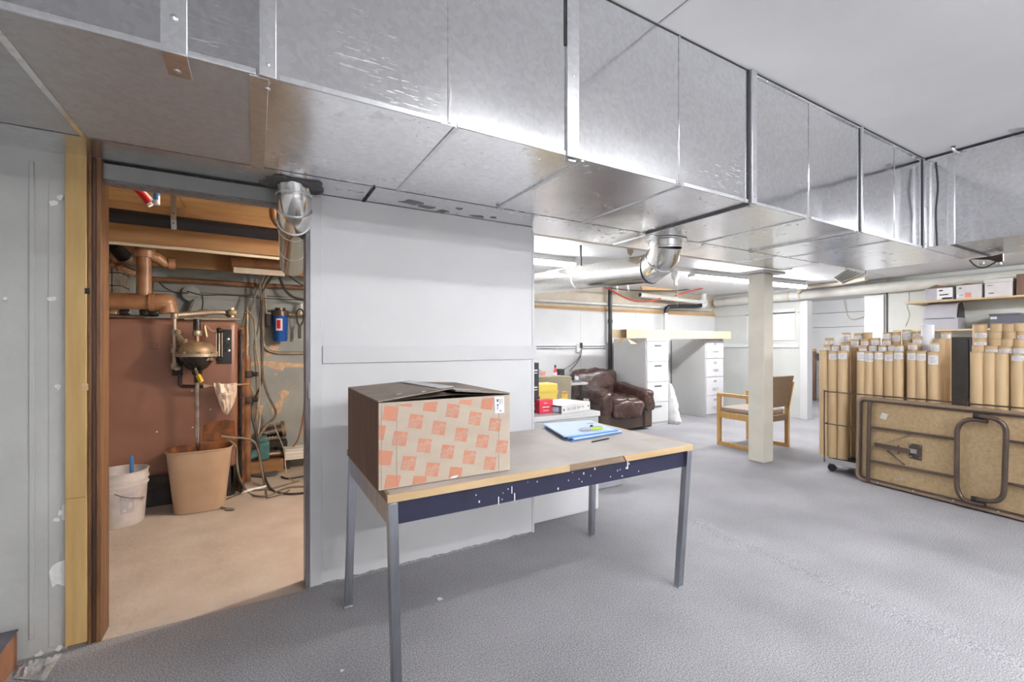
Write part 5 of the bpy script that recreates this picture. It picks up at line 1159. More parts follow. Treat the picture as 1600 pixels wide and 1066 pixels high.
MB().tube([(C0.x, C0.y, gp_(308, 516).z), (C0.x, C0.y, tpz)], .024, 12).build('sleeve', 'blackiron', fc)
lv = [gp_(305, 576, 4.06), gp_(309, 586, 4.03), gp_(315, 597, 4.0)]
MB().bar(lv[0], lv[1], .008, .02).build('lever_arm', 'screw', fc); MB().bar(lv[1], lv[2], .022, .03).build('lever_grip', 'handle_y', fc, bevel=.004)
bz = gp_(310, 690, 4.13)
MB().tube([C0+Vector((0, 0, -.145)), (C0.x, C0.y, C0.z-.21)], .02, 12).build('blowdown_valve', 'blackiron', fc)
MB().tube([(C0.x, C0.y, C0.z-.20), (C0.x+.004, C0.y, .42)], .0155, 12).build('drain_tube', 'chrome', fc)
MB().tube(smoothpath([C0+Vector((.06, 0, .14)), gp_(320, 508, 4.16), gp_(330, 517, 4.17), gp_(338, 517, 4.18)], 4), .009, 8).build('copper_tube', 'copper', fc)
for py in (516.5, 562): MB().lathe([(.0, -.02), (.018, -.016), (.024, 0), (.018, .016), (0, .02)], gp_(342.5, py, 4.19), 12, axis=(0, -1, 0)).build('gauge_cock', 'blackiron', fc)
MB().tube([gp_(342.5, 521, 4.19), gp_(342.5, 557, 4.19)], .007, 10).build('sight_glass', 'chrome', fc)
for dx in (-4.5, 4.5): MB().tube([gp_(342.5+dx, 520, 4.19), gp_(342.5+dx, 558, 4.19)], .003, 6).build('guard_rod', 'brasspipe', fc)
for px in (324, 331): MB().lathe([(.013, -.01), (.015, 0), (.013, .01)], gp_(px, 561, 4.08), 8, axis=(0, -1, 0)).build('try_cock', 'dirtybrass', fc)
MB().bar(C0+Vector((-R0, .02, 0)), gp_(284, 556, 4.24), .05, .06).build('side_neck', 'blackiron', fc, bevel=.006)
# valve piping left of it
vp = thing('valve_piping', 'grey iron pipe with valves left of the float chamber', 'pipe', tuple(gp_(272, 530)))
x_ = 272.5
MB().tube([gp_(x_, 489, 4.17), gp_(x_, 575, 4.17)], .014, 12).build('pipe', 'brasspipe', vp)
for y_ in (494, 519, 547, 572): a = gp_(x_, y_, 4.17); MB().lathe([(.019, -.022), (.023, -.015), (.023, .015), (.019, .022)], a, 12).build('coupling', 'brasspipe', vp)
for (x2, y2) in ((278, 519), (281, 530), (283, 533)): a = gp_(x2, y2, 4.15); MB().lathe([(.0, -.016), (.016, -.014), (.022, 0), (.016, .014), (0, .018)], a, 12).build('valve_body', 'dirtybrass', vp)
MB().bar(gp_(276, 521, 4.16), gp_(289, 536, 4.12), .018, .018).build('valve_stem', 'brasspipe', vp)
MB().lathe([(.0, 0), (.022, 0), (.022, .008), (0, .008)], gp_(289, 534, 4.12), 12, axis=(1, -.4, 0)).build('hand_wheel', 'brasspipe', vp)
MB().tube([gp_(x_-6, 539, 4.17), gp_(x_+7, 539, 4.17)], .008, 8).build('tie_rod', 'brasspipe', vp)
MB().tube(smoothpath([gp_(x_, 573, 4.17), gp_(275, 576, 4.15), gp_(280, 575, 4.17)], 4), .016, 10).build('elbow', 'brasspipe', vp)
lpipe = thing('drain_line', 'dark bent pipe crossing the boiler front below the float chamber', 'pipe', tuple(gp_(330, 602)))
MB().tube(smoothpath([gp_(281, 586, 4.22), gp_(281, 598, 4.22), gp_(283, 603, 4.22), gp_(290, 604, 4.22), gp_(320, 604, 4.22)], 4), .014, 10).build('pipe', 'blackpipe', lpipe)
MB().tube([gp_(318, 604, 4.22), gp_(326, 603.5, 4.22)], .02, 10).build('coupling', 'brasspipe', lpipe); MB().tube([gp_(326, 603.5, 4.22), gp_(390, 600.5, 4.26)], .010, 10).build('thin_pipe', 'copper', lpipe)
# crumpled plastic bag hanging on the thin pipe
b = MB(); n, m = 14, 14; vs = []; fs = []; L_ = [(334, 599), (372, 598)]; 
def edge(v): return 334+ (1 if v < .5 else 1)*(v**1.6)*16, 371-(v**2.2)*13
for side in (0, 1):
    for j in range(m+1):
        v = j/m; xa, xb = edge(v); yy = 598+v*48
        for i in range(n+1):
            u = i/n; p = gp_(xa+(xb-xa)*u, yy+(1-abs(2*u-1))*2, 4.20); ns = noise.noise(Vector((u*5, v*5, side*3)))
            p.y += (-.035 if side == 0 else .015)*(sin(pi*u)**.6)*(.25+.75*sin(pi*min(1, v+.05)))+ns*.022; p.y = min(p.y, 4.285); p.z += .008*noise.noise(Vector((u*7, v*3, 9)))
            vs.append(p)
n_ = (n+1)*(m+1)
for j in range(m):
    for i in range(n):
        k = j*(n+1)+i; fs.append((k, k+n+1, k+n+2, k+1)); fs.append((n_+k, n_+k+1, n_+k+n+2, n_+k+n+1))
single(b.add(vs, fs), 'plastic_bag', 'bag', 'crumpled clear plastic bag hanging on the boiler pipe', 'bag', smooth=20)
# pipes lying over the boiler top
tp_ = thing('boiler_top_piping', 'dusty pipes and fittings across the top of the boiler', 'pipe', (-.4, 4.4, zt_))
MB().tube(smoothpath([gp_(272, 492, 4.25), gp_(285, 492, 4.28), gp_(310, 490, 4.32), gp_(338, 488, 4.34), (gp_(352, 489, 4.36)), gp_(360, 494, 4.38)], 4), .022, 10).build('pipe', 'brasspipe', tp_)
MB().tube([gp_(288, 498, 4.28)+Vector((0, 0, .0)), gp_(375, 499, 4.30)], .014, 10).build('pipe', 'brasspipe', tp_)
MB().tube([gp_(150, 493, 4.30), gp_(225, 495, 4.30)], .012, 10).build('pipe', 'chrome', tp_)
for px in (175, 195, 226, 240, 318, 363): MB().lathe([(.024, -.03), (.03, -.02), (.03, .02), (.024, .03)], gp_(px, 489, 4.34), 10, axis=(1, .1, .1)).build('fitting', 'blackiron' if px in (195, 226, 240) else 'dirtybrass', tp_)
MB().tube([gp_(363, 497, 4.33), gp_(363, 481, 4.33)], .012, 8).build('valve_spindle', 'chip', tp_)
# ---- big brown iron pipes at upper left
ip = thing('iron_drain_pipe', 'large brown iron pipe with elbow and riser above the boiler', 'pipe', tuple(gp_(225, 470, 3.95)))
YP = 3.99
def q_(px, py, y=YP): return atY(px, py, y)
MB().tube([q_(120, 469.5), q_(238, 471.5)], .056, 18).build('horizontal_pipe', 'rustpipe', ip)
h0, h1 = q_(234, 472), q_(272, 473.5)
MB().tube([h0, h0+Vector((.03, 0, 0)), h0+Vector((.031, 0, 0)), h1-Vector((.04, 0, 0)), h1-Vector((.012, 0, .004)), h1+Vector((.012, 0, -.01))], [.066, .066, .062, .062, .05, .02], 18).build('elbow_cap', 'rustpipe', ip)
MB().tube([h1-Vector((.045, 0, 0)), h1+Vector((-.03, 0, -.075))], .056, 16).build('down_elbow', 'rustpipe', ip)
MB().tube([q_(225, 462), q_(225, 398)], .043, 18).build('riser', 'rustpipe', ip)
MB().tube([q_(226, 403), q_(227, 382)], .060, 18).build('hub', 'rustpipe', ip)
for y_ in (402, 393, 386): MB().tube([q_(226, y_), q_(226, y_-1.2)], .063, 18).build('hub_ring', 'rustpipe', ip)
MB().tube([q_(228, 398), q_(245, 403, 4.0), q_(256, 411, 4.05), q_(265, 412, 4.06)], .036, 14).build('branch', 'rustpipe', ip)
MB().tube([q_(262, 411.5, 4.06), q_(273, 412, 4.07)], .043, 14).build('branch_cap', 'rustpipe', ip)
MB().tube([q_(226, 384), (q_(226, 384).x, YP, 2.199)], .04, 14).build('stub', 'rustpipe', ip)
sp_ = thing('small_iron_pipes', 'slanting brown pipes beside the left door jamb', 'pipe', tuple(q_(180, 410, 4.2)))
MB().tube([q_(150, 405, 4.2), q_(172, 412, 4.2)], .034, 12).build('fitting', 'rustpipe', sp_); MB().tube([q_(170, 411, 4.2), q_(216, 429, 4.3)], .026, 12).build('pipe', 'rustpipe', sp_)
MB().tube([q_(186, 417, 4.2), q_(190, 419, 4.2)], .03, 12).build('coupling', 'rustpipe', sp_); MB().tube([q_(156, 388, 4.2), q_(170, 388, 4.2)], .05, 14).build('hub', 'rustpipe', sp_)
MB().tube([q_(174, 380, 4.1), q_(196, 404, 4.3)], .045, 14).build('black_pipe', 'blackpipe', sp_); MB().tube([q_(192, 400, 4.27), q_(196, 404, 4.3)], .052, 14).build('white_ring', 'brasspipe', sp_)
# masonry chimney block in the back left
ch = thing('masonry_chimney', 'grey block chimney behind the brown riser pipe', 'chimney', (q_(170, 440, 5.15).x, 5.15, 0))
xl, xh = q_(140, 440, 5.0).x, q_(191, 440, 5.0).x; zz = 0.0
k = 0
while zz < 1.93:
    h = .14 if k % 2 else .11; n = 3
    for i in range(n):
        x0, x1 = xl+(xh-xl)*i/n, xl+(xh-xl)*(i+1)/n; MB().box(x0+.004, x1-.004, 5.0, 5.3, zz+.004, zz+h-.004).build('block', 'block', ch, bevel=.004)
    zz += h; k += 1
MB().box(xl, xh-.006, 5.01, 5.29, .0, 1.90).build('mortar', 'boilerdark', ch, smooth=0)
# ---- overhead: black pipe, strap, conduit
bp2 = thing('black_drain_pipe', 'long black drain pipe hung below the boiler room ceiling', 'pipe', (0, 3.5, 2.02))
MB().tube([(-1.6, 3.5, 2.03), (.75, 3.5, 2.0)], .043, 18).build('pipe', 'blackpipe', bp2)
for x in (.19, .36): MB().tube([(x, 3.5, 2.007), (x+.05, 3.5, 2.006)], .049, 18).build('coupling', 'blackpipe', bp2)
MB().tube(smoothpath([(.12, 3.46, 2.195), (.125, 3.47, 2.12), (.18, 3.49, 2.06), (.26, 3.5, 2.03)], 5), .034, 14).build('brown_elbow', 'rustpipe', bp2)
q = atY(273, 340, 3.5)
sp2 = thing('pipe_strap', 'perforated steel strap holding the black drain pipe', 'strap', (q.x, 3.5, 2.0))
MB().add([*[(q.x+dx, y, z) for z, y in ((2.198, 3.44), (2.08, 3.45), (2.02, 3.451), (1.965, 3.47)) for dx in (-.014, .014)], *[(q.x+dx, y+.002, z) for z, y in ((2.198, 3.44), (2.08, 3.45), (2.02, 3.451), (1.965, 3.47)) for dx in (-.014, .014)]],
     [(0, 2, 3, 1), (2, 4, 5, 3), (4, 6, 7, 5), (8, 9, 11, 10), (10, 11, 13, 12), (12, 13, 15, 14), (0, 8, 10, 2), (2, 10, 12, 4), (4, 12, 14, 6), (1, 3, 11, 9), (3, 5, 13, 11), (5, 7, 15, 13), (0, 1, 9, 8), (6, 14, 15, 7)]).build('strap', 'screw', sp2, smooth=0)
for z in (2.06, 2.0): MB().lathe([(.005, 0), (.004, .003), (0, .003)], (q.x, 3.449, z), 8, axis=(0, -1, 0)).build('rivet', 'brownmetal', sp2)
pipe('grey_conduit', 'thin pale conduit along the bottom of the ceiling joist', [(-1.5, 3.84, 1.915), (-.4, 3.84, 1.912), (.36, 3.85, 1.90), (.42, 3.9, 1.885)], .011, 'pvctan', 8, cat='conduit')
# red and white tubing ends by the ceiling
rt = thing('red_tube', 'red plastic tube hanging by the boiler room ceiling', 'tube', tuple(q_(215, 303, 3.0)))
MB().tube(smoothpath([q_(186, 281, 2.95), q_(205, 290, 3.0), (q_(220, 302, 3.02)), q_(233, 318, 3.02)], 5), .016, 10).build('tube', 'red', rt); MB().tube([q_(232, 317, 3.02), q_(236, 321.5, 3.02)], .014, 10).build('cut_end', 'chip', rt)
wt = thing('white_tube', 'white plastic tube beside the red tube by the ceiling', 'tube', tuple(q_(225, 300, 3.06)))
MB().tube([q_(213, 290, 3.05), q_(236, 314, 3.07)], .014, 10).build('tube', 'whiteplastic', wt); MB().tube([q_(231, 309, 3.07), q_(236, 314, 3.07)], .0145, 10).build('blue_print', 'blue', wt)
wt2 = thing('white_tube', 'short white and blue tube end hanging by the ceiling', 'tube', tuple(q_(246, 305, 3.1)))
MB().tube([q_(245, 298, 3.1), q_(245, 320, 3.1)], .015, 10).build('tube', 'whiteplastic', wt2); MB().tube([q_(245, 301, 3.1), q_(244.5, 313, 3.1)], .0155, 10).build('blue_print', 'blue', wt2); MB().tube([q_(245, 298, 3.1), (q_(245, 298, 3.1).x, 3.1, 2.198)], .004, 6).build('hanging_wire', 'screw', wt2)
# ---- pipes on the back wall
YBW = 5.36
def w_p(px, py, y=YBW): return atY(px, py, y)
pipe('wall_pipe', 'brown iron pipe crossing the boiler room back wall', [w_p(236, 436), w_p(330, 441), w_p(400, 446), w_p(490, 450)], .024, 'rustpipe', 10)
single(MB().box(w_p(238, 450).x, 1.4, 5.40, 5.449, 1.76, 1.835), 'wall_ledge', 'header', 'grey painted timber ledge below the brown wall pipe', 'ledge', bevel=.003)
pipe('wall_duct', 'brown cylindrical duct under the joists near the round pipe', [w_p(362, 412, 4.80), w_p(470, 416, 4.80)], .058, 'rustpipe', 14, cat='duct')
single(MB().bar(w_p(365, 422, 4.74), w_p(445, 428, 4.74), .03, .05), 'pale_board', 'pvctan', 'pale board edge under the brown duct', 'board')
rm = thing('round_junction_box', 'round grey junction box on the boiler room wall', 'box', tuple(w_p(299, 459)))
MB().lathe([(.075, 0), (.075, .03), (.06, .036), (0, .036)], w_p(299, 459, 5.40), 18, axis=(0, -1, 0)).build('cover', 'wallblue', rm)
MB().tube([w_p(302, 468, 5.38), w_p(292, 490, 5.38)], .018, 8).build('strap', 'cable', rm)
pipe('bent_conduit', 'bent metal conduit below the blue filter', smoothpath([w_p(410, 528, 5.43), w_p(413, 540, 5.43), w_p(420, 548, 5.43), w_p(432, 551.5, 5.43), w_p(450, 552, 5.43), w_p(490, 552, 5.43)], 5), .017, 'brasspipe', 10, cat='conduit')
# blue water filter
wf_ = thing('water_filter', 'blue water filter housing on the boiler room wall', 'filter', tuple(w_p(438, 510)))
cz = w_p(438, 494, 5.30)
MB().lathe([(.0, -.268), (.058, -.266), (.068, -.25), (.074, -.02), (.078, 0)], cz, 22).build('sump', 'bluefilter', wf_)
MB().lathe([(.084, 0), (.084, .05), (.078, .056), (.05, .058), (.05, .085), (0, .086)], cz, 22).build('head', 'brownmetal', wf_, smooth=30)
for a0, a1, z0_, z1_, mt, rr in ((-2.15, -1.35, -.155, -.03, 'label', .0775), (-2.05, -1.6, -.135, -.045, 'red', .0785)):
    vs = []; n = 6
    for z_ in (z0_, z1_):
        for i in range(n+1): a = a0+(a1-a0)*i/n; vs.append(cz+Vector((rr*cos(a), rr*sin(a), z_)))
    MB().add(vs, [(i, i+1, n+2+i, n+1+i) for i in range(n)]).build('label' if mt == 'label' else 'red_mark', mt, wf_)
MB().box(cz.x-.13, cz.x-.09, 5.30, 5.449, cz.z-.11, cz.z+.05).build('bracket', 'boilerdark', wf_, bevel=.003)
MB().tube([cz+Vector((.08, 0, .02)), cz+Vector((.30, 0, .02))], .016, 10).build('outlet_pipe', 'dirtybrass', wf_)
MB().tube([cz+Vector((.20, 0, .02)), cz+Vector((.20, 0, .14))], .017, 10).build('valve', 'chip', wf_); MB().tube([cz+Vector((-.08, 0, .02)), cz+Vector((-.13, 0, .03)), cz+Vector((-.14, 0, .22))], .013, 10).build('inlet_pipe', 'brasspipe', wf_)
# strap wrench hanging at the right
wr_ = thing('filter_wrench', 'looped filter wrench hanging beside the blue filter', 'wrench', tuple(w_p(466, 505, 5.28)))
MB().tube(smoothpath([w_p(468, 511, 5.28), w_p(474, 501, 5.28), w_p(474, 488, 5.28), w_p(469, 483, 5.28), w_p(464, 488, 5.28), w_p(464, 500, 5.28), w_p(468, 511, 5.28)], 5), .009, 8).build('loop', 'cabledark', wr_)
MB().bar(w_p(468, 508, 5.28), w_p(468, 529, 5.28), .03, .02).build('handle', 'blackplastic', wr_, bevel=.004)
# ---- cables
def cable(label, pts, r, mat, y=5.2, k=6):
    return pipe('cable', label, [atY(p[0], p[1], p[2] if len(p) > 2 else y) if len(p) < 4 else Vector(p[:3]) for p in pts], r, mat, 7, cat='cable', sm=k)
def fl(px, py): p = atZ(px, py, .008); return (p.x, p.y, p.z, 0)
cable('thick dark cable falling from the ceiling to the boiler room floor', [(430, 424, 5.1), (420, 440), (410, 456), (407, 480), (408, 520), (409, 560), (409, 590), (404, 610), (392, 640, 5.0), (398, 670, 4.9), (404, 700, 4.75), (410, 735, 4.6), fl(424, 765), fl(450, 772), fl(482, 770)], .010, 'cabledark')
cable('grey cable looping down past the filter to the floor', [(420, 428, 5.1), (412, 445), (411, 470), (411, 520), (410, 580), (418, 615), (430, 640), (429, 652), (418, 663), (406, 680, 5.0), (400, 690, 4.95)], .013, 'cable')
cable('tan cable hanging beside the boiler edge', [(384, 488, 5.0), (379, 510), (380, 540), (386, 570), (391, 600), (400, 625), (406, 650), (402, 690, 5.0)], .009, 'cablelight')
cable('second tan cable hanging over the boiler corner', [(390, 488, 5.0), (397, 500), (399, 520), (400, 545), (403, 565), (406, 590), (404, 630), (401, 655)], .009, 'cablelight')
cable('brown cable hanging close to the boiler side panel', [(405, 430, 5.1), (408, 470), (404, 510), (397, 540), (400, 580), (401, 640), (396, 665)], .008, 'cable')
cable('thin dark cable strung across the boiler room wall', [(292, 455, 5.3), (315, 461), (350, 461), (380, 463), (410, 466), (450, 468), (478, 470)], .005, 'cabledark')
cable('dark cable sagging left of the junction box', [(249, 442, 5.3), (260, 451), (275, 457), (295, 458)], .006, 'cabledark')
cable('thin cable dropping behind the boiler top', [(316, 462, 5.3), (317, 474), (315, 488)], .006, 'cabledark')
cable('strap-like grey cable running down left of the bundle', [(412, 430, 5.1), (403, 450), (398, 465), (393, 480), (389, 492)], .011, 'cable')
cable('cable running down to the right behind the round pipe', [(445, 424, 5.15), (455, 434), (468, 443), (480, 448)], .007, 'cabledark')
cable('heavy cable bending right below the ledge', [(436, 432, 5.2), (445, 452), (456, 463), (470, 468), (484, 470)], .014, 'cabledark')
cable('wire loop resting on the rim of the tan bin', [(346, 682, 4.1), (362, 684, 4.12), (380, 685, 4.3), (396, 690, 4.5), (403, 705, 4.55), (408, 730, 4.55), fl(414, 762), fl(418, 778)], .009, 'cable')
cable('cable lying in a curve on the concrete by the tan bin', [(358, 688, 4.12), (369, 700, 4.2), (370, 720, 4.2), (374, 745, 4.2), fl(386, 768), fl(400, 775), fl(420, 774), fl(450, 762), fl(482, 760)], .008, 'cable')
cable('cable snaking on the concrete in front of the tan bin', [fl(352, 797), fl(365, 796), fl(345, 793), fl(342, 786), fl(360, 777), fl(385, 768), fl(420, 764), fl(455, 755), fl(480, 748)], .008, 'cable')
cable('dark cable on the concrete at the right jamb', [fl(440, 745), fl(450, 748), fl(470, 745), fl(484, 743)], .008, 'cabledark')
cable('cable curling on the concrete near the white tube', [fl(418, 778), fl(430, 775), fl(445, 770), fl(452, 766)], .006, 'cable')
cable('yellowish cord hanging down to the white box', [(417, 630, 5.2), (424, 650), (433, 676), (441, 695, 5.0), (445, 710, 4.8), (446, 730, 4.7), fl(452, 748), fl(466, 752), fl(482, 748)], .006, 'cablelight')
pipe('copper_tube', 'bent copper tube beside the right door jamb', [atY(x, y, 5.0) for x, y in ((476, 632), (474, 650), (470, 672), (465, 688), (458, 698))], .009, 'rustpipe', 8, sm=5)
vt = thing('vertical_riser', 'rusty vertical pipe beside the boiler side panel', 'pipe', tuple(atY(386, 600, 4.75)))
MB().tube([atY(386, 490, 4.75), atY(386, 560, 4.75)], .012, 8).build('thin_pipe', 'cablelight', vt)
MB().tube([atY(386, 555, 4.75), (atY(386, 600, 4.75).x, 4.75, .0)], .03, 12).build('pipe', 'rustpipe', vt)
for y_ in (585, 625): a = atY(387, y_, 4.74); MB().lathe([(.04, -.03), (.045, -.02), (.045, .02), (.04, .03)], a, 12).build('coupling', 'boilerdark', vt); MB().tube([a, a+Vector((.08, -.02, 0))], .022, 10).build('plug', 'boilerdark', vt)
MB().tube([atY(386, 488, 4.75), atY(386, 478, 4.75), atY(386, 540, 4.75)], .018, 8).build('wrapped_top', 'cablelight', vt)
# ---- bucket, stick, bin
B0 = Vector((-.812, 4.075, 0.0))
bk_ = thing('bucket', 'dirty white plastic bucket on the concrete beside the tan bin', 'bucket', tuple(B0))
zr = .37
MB().lathe([(0, .003), (.128, .001), (.132, .012), (.150, zr-.10), (.157, zr-.10), (.157, zr-.088), (.151, zr-.086), (.152, zr-.062), (.159, zr-.061), (.159, zr-.048), (.153, zr-.046), (.154, zr-.006), (.160, zr-.004), (.160, zr), (.150, zr), (.146, zr-.02), (.126, .02), (0, .018)], B0, 30).build('pail', 'bucket', bk_, smooth=35)
fa = atan2(-B0.y, -B0.x)+.30
MB().tube(smoothpath([B0+Vector((.158*cos(fa-.55), .158*sin(fa-.55), zr-.115)), B0+Vector((.164*cos(fa-.2), .164*sin(fa-.2), zr-.15)), B0+Vector((.166*cos(fa+.25), .166*sin(fa+.25), zr-.178)), B0+Vector((.160*cos(fa+.62), .160*sin(fa+.62), zr-.19))], 5), .0028, 6).build('wire_handle', 'wire', bk_)
for da, zz in ((-.55, zr-.115), (.62, zr-.19)): MB().lathe([(.016, 0), (.014, .010), (0, .011)], B0+Vector((.150*cos(fa+da), .150*sin(fa+da), zz)), 10, axis=(cos(fa+da), sin(fa+da), 0)).build('handle_ear', 'bucket', bk_)
vs = []; n = 5
for z_ in (.10, .235):
    for i in range(n+1): a = fa-.30+.52*i/n; r = .133+.018*(z_-.012)/.258+.0022; vs.append(B0+Vector((r*cos(a), r*sin(a), z_)))
l = MB().add(vs, [(i, i+1, n+2+i, n+1+i) for i in range(n)]).build('worn_label', 'boxgrey', bk_)
b = MB(); R_ = random.Random(6)
for i in range(9):
    a = fa-.25+.42*R_.random(); z_ = .12+.10*R_.random(); r = .133+.018*(z_-.012)/.258+.0035; c_ = B0+Vector((r*cos(a), r*sin(a), z_)); t_ = Vector((-sin(a), cos(a), 0))
    b.obox(c_, t_*.008, Vector((cos(a), sin(a), 0))*.0004, (0, 0, .004+.006*R_.random()))
s_ = b.build('faded_print', 'bucket', l, smooth=0); s_['kind'] = 'stuff'
sk = atY(205, 712, B0.y+.02)
single(MB().tube([(sk.x-.005, B0.y+.07, .03), (sk.x, B0.y+.03, sk.z)], .0125, 12), 'blue_stick', 'blue', 'short blue stick standing in the white bucket', 'stick')
bc = atZ(314, 781); bc = Vector((atY(313, 700, 4.135).x, 4.135, 0))
bn = thing('waste_bin', 'tan oblong waste bin with rusty rim under the boiler drain', 'bin', tuple(bc))
zt2 = .465
def oval(a_, c_, z_, n=32, e=.62):
    o = []
    for i in range(n):
        t = 2*pi*i/n; o.append(bc+Vector((math.copysign(abs(cos(t))**e, cos(t))*a_, math.copysign(abs(sin(t))**e, sin(t))*c_, z_)))
    return o
def loft(rings, nm, mat, par, cap0=True, cap1=False):
    n = len(rings[0]); vs = [p for r_ in rings for p in r_]; fs = []
    for i in range(len(rings)-1):
        for k in range(n): fs.append((i*n+k, i*n+(k+1) % n, (i+1)*n+(k+1) % n, (i+1)*n+k))
    if cap0: fs.append(tuple(range(n))[::-1])
    if cap1: fs.append(tuple((len(rings)-1)*n+k for k in range(n)))
    return MB().add(vs, fs).build(nm, mat, par, smooth=50)
loft([oval(.150, .095, .001), oval(.160, .103, .004), oval(.205, .138, zt2-.012), oval(.213, .146, zt2-.008), oval(.213, .146, zt2), oval(.203, .136, zt2), oval(.196, .130, zt2-.05)], 'shell', 'binplastic', bn)
loft([oval(.1955, .1295, zt2-.0505), oval(.2025, .1355, zt2-.001), oval(.2125, .1455, zt2+.0005), oval(.2125, .1455, zt2+.0018), oval(.2015, .1345, zt2+.0015), oval(.1935, .1275, zt2-.052)], 'rusty_rim', 'rust', bn, cap0=False)
loft([oval(.185, .122, zt2-.13), oval(.187, .123, zt2-.128)], 'rusty_water', 'rust', bn, True, True)
# ---- clutter on the floor at the back right
yk = 4.95
mo = thing('pump_motor', 'teal pump motor on a block in the boiler room', 'motor', tuple(atZ(405, 735)))
mz = atY(412, 721, yk).z
a, c = atY(403, 721, yk), atY(421, 687, yk)
MB().box(a.x, c.x, yk, yk+.15, a.z, c.z-.02).build('motor_housing', 'teal', mo, bevel=.012, seg=3)
MB().box(a.x+.005, c.x-.02, yk-.01, yk+.12, c.z-.0195, c.z+.025).build('terminal_box', 'teal', mo, bevel=.008)
q0 = atY(384, 714, yk); MB().tube([q0, q0+Vector((.02, 0, 0)), (a.x+.0, yk+.06, q0.z+.01)], [.03, .042, .046], 16).build('pump_end', 'teal', mo)
q0 = atY(421, 712, yk); MB().tube([(c.x, yk+.06, q0.z), (c.x+.10, yk+.06, q0.z)], .028, 12).build('shaft', 'chrome', mo)
MB().lathe([(.05, 0), (.05, .03), (.03, .04), (0, .04)], (c.x+.10, yk+.06, q0.z), 14, axis=(1, 0, 0)).build('coupling', 'blackiron', mo)
MB().box(a.x-.10, c.x+.12, yk-.04, yk+.20, .0005, a.z-.001).build('wood_block', 'joist', mo, bevel=.004)
cs = thing('chrome_canister', 'dull chrome canister lying behind the teal motor', 'canister', tuple(atY(425, 672, 5.2)))
q0, q1 = atY(407, 678, 5.33), atY(445, 670, 5.33)
MB().tube([q0, q0.lerp(q1, .12), q0.lerp(q1, .9), q1], [.04, .075, .075, .082], 18).build('body', 'chrome', cs); MB().tube([q0.lerp(q1, .86), q1+(q1-q0)*.02], .086, 18).build('rim', 'dirtybrass', cs)
MB().box(q0.x-.02, q1.x+.02, 5.24, 5.42, .0005, min(q0.z, q1.z)-.088).build('stand', 'boilerdark', cs, bevel=.004)
fh = thing('corrugated_hose', 'beige corrugated hose piece below the chrome canister', 'hose', tuple(atY(420, 686, 5.08)))
q0, q1 = atY(404, 687, 5.19), atY(436, 684, 5.19)
for i in range(12): p_ = q0.lerp(q1, i/12); MB().tube([p_, p_.lerp(q1, .5/(12-i))], .018 if i % 2 else .022, 10).build('corrugation', 'pvctan', fh)
MB().box(q0.x-.01, q1.x+.02, 5.165, 5.215, .2, q0.z-.023).build('shelf_strip', 'boilerdark', fh)
MB().box(q0.x+.1, q0.x+.13, 5.17, 5.21, .0005, .1995).build('shelf_leg', 'boilerdark', fh)
wc = thing('white_cover', 'white ribbed metal cover lying by the right jamb', 'cover', tuple(atY(460, 717, 4.95)))
a, c = atY(445, 717, 4.95), atY(500, 700, 4.95)
MB().box(a.x, c.x, 4.95, 5.20, a.z-.02, c.z).build('body', 'whiteplastic', wc, bevel=.006)
for i in range(3): MB().box(a.x+.004, c.x-.004, 4.944, 4.9495, a.z+.004+.034*i, a.z+.018+.034*i).build('rib', 'whiteplastic', wc, bevel=.003)
for x in (a.x+.03, c.x-.03): MB().box(x-.02, x+.02, 5.0, 5.15, .0005, a.z-.0205).build('foot', 'boilerdark', wc)
sl = thing('slate_tile', 'stained slate tile on the concrete below the teal motor', 'tile', tuple(atZ(400, 745)))
MB().prism([atZ(x, y, .002) for x, y in ((391, 733), (412, 730), (440, 735), (430, 744), (408, 747), (390, 745))], (0, 0, .018)).build('tile', 'boxdark', sl, bevel=.003)
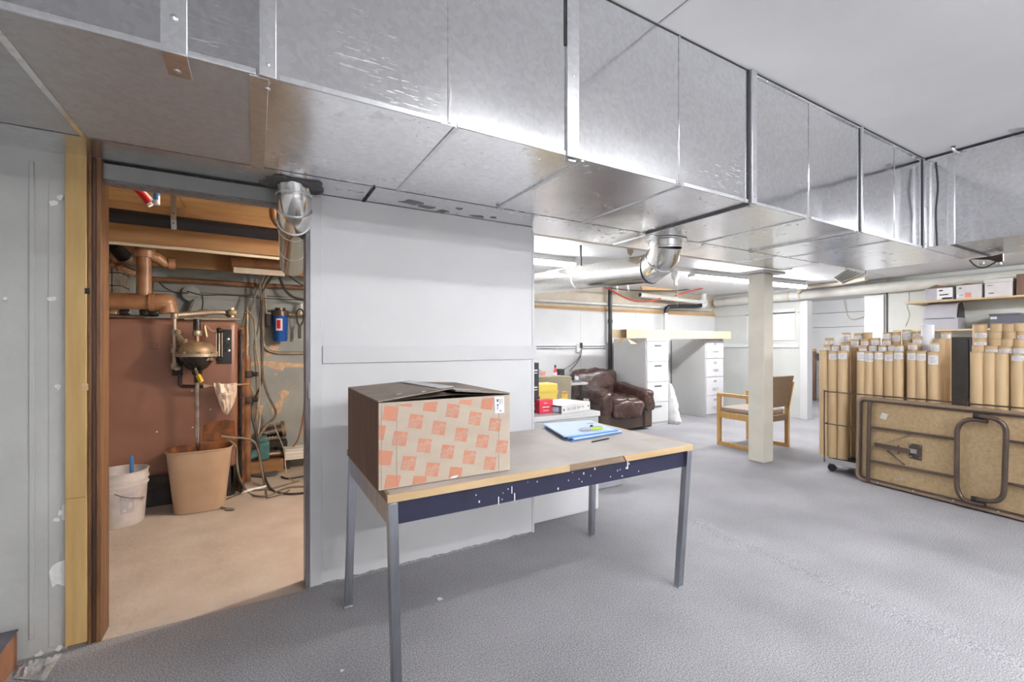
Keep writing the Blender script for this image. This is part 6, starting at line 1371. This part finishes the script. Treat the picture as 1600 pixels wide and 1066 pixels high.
pipe('white_tube', 'white plastic tube lying on the concrete floor', [atZ(368, 771, .014)+Vector((0, 0, 0)), atZ(400, 764, .014), atZ(420, 760, .014)], .013, 'whiteplastic', 10, cat='tube')
# ---- bottom left: carton and crumpled sheet
ca = thing('red_carton', 'red and brown carton with dark lid in the bottom left corner', 'box', (-.86, 2.36, 0))
x1_ = -.80
MB().box(-1.0, x1_, 2.30, 2.47, .0005, .125).build('body', 'brick', ca, bevel=.002)
MB().box(-1.002, x1_-.004, 2.2975, 2.2995, .003, .122).build('red_face', 'red', ca, smooth=0)
MB().prism([(-1.003, 2.297, .126), (x1_+.003, 2.297, .126), (x1_+.003, 2.473, .134), (-1.003, 2.473, .134)], (0, 0, .006)).build('lid', 'boxdark', ca, bevel=.001)
MB().box(-.95, -.86, 2.36, 2.42, .1405, .150).build('metal_clip', 'screw', ca, bevel=.002)
n = 14; vs = []; fs = []
A4 = [atZ(x, y) for x, y in ((20, 1062), (28, 1040), (98, 1022), (70, 1066))]
for j in range(n+1):
    for i in range(n+1):
        u, v = i/n, j/n; p = A4[0].lerp(A4[3], u).lerp(A4[1].lerp(A4[2], u), v); e = min(u, v, 1-u, 1-v)
        p.z = .004+max(0, .018*noise.noise(Vector((u*4, v*4, 1)))+.012*noise.noise(Vector((u*9, v*9, 5)))+.008)*min(1, e*6); vs.append(p)
for j in range(n):
    for i in range(n): k = j*(n+1)+i; fs.append((k, k+1, k+n+2, k+n+1))
single(MB().add(vs, fs), 'plastic_sheet', 'foil', 'crumpled grey plastic sheet on the carpet by the left wall', 'sheet', smooth=20)
# paint drop on the carpet under the table
R_ = random.Random(21)
for k, (px, py, r) in enumerate(((687, 937, .016), (534, 1049, .008))):
    q = atZ(px, py, .001); single(MB().prism([q+Vector((r*(.5+.7*R_.random())*cos(i*pi/5), r*(.5+.7*R_.random())*sin(i*pi/5), 0)) for i in range(10)], (0, 0, .003)), 'lint_scrap', 'chip', ['pale scrap of lint on the carpet under the table', 'tiny white scrap on the carpet left of the table leg'][k], 'scrap', smooth=0)
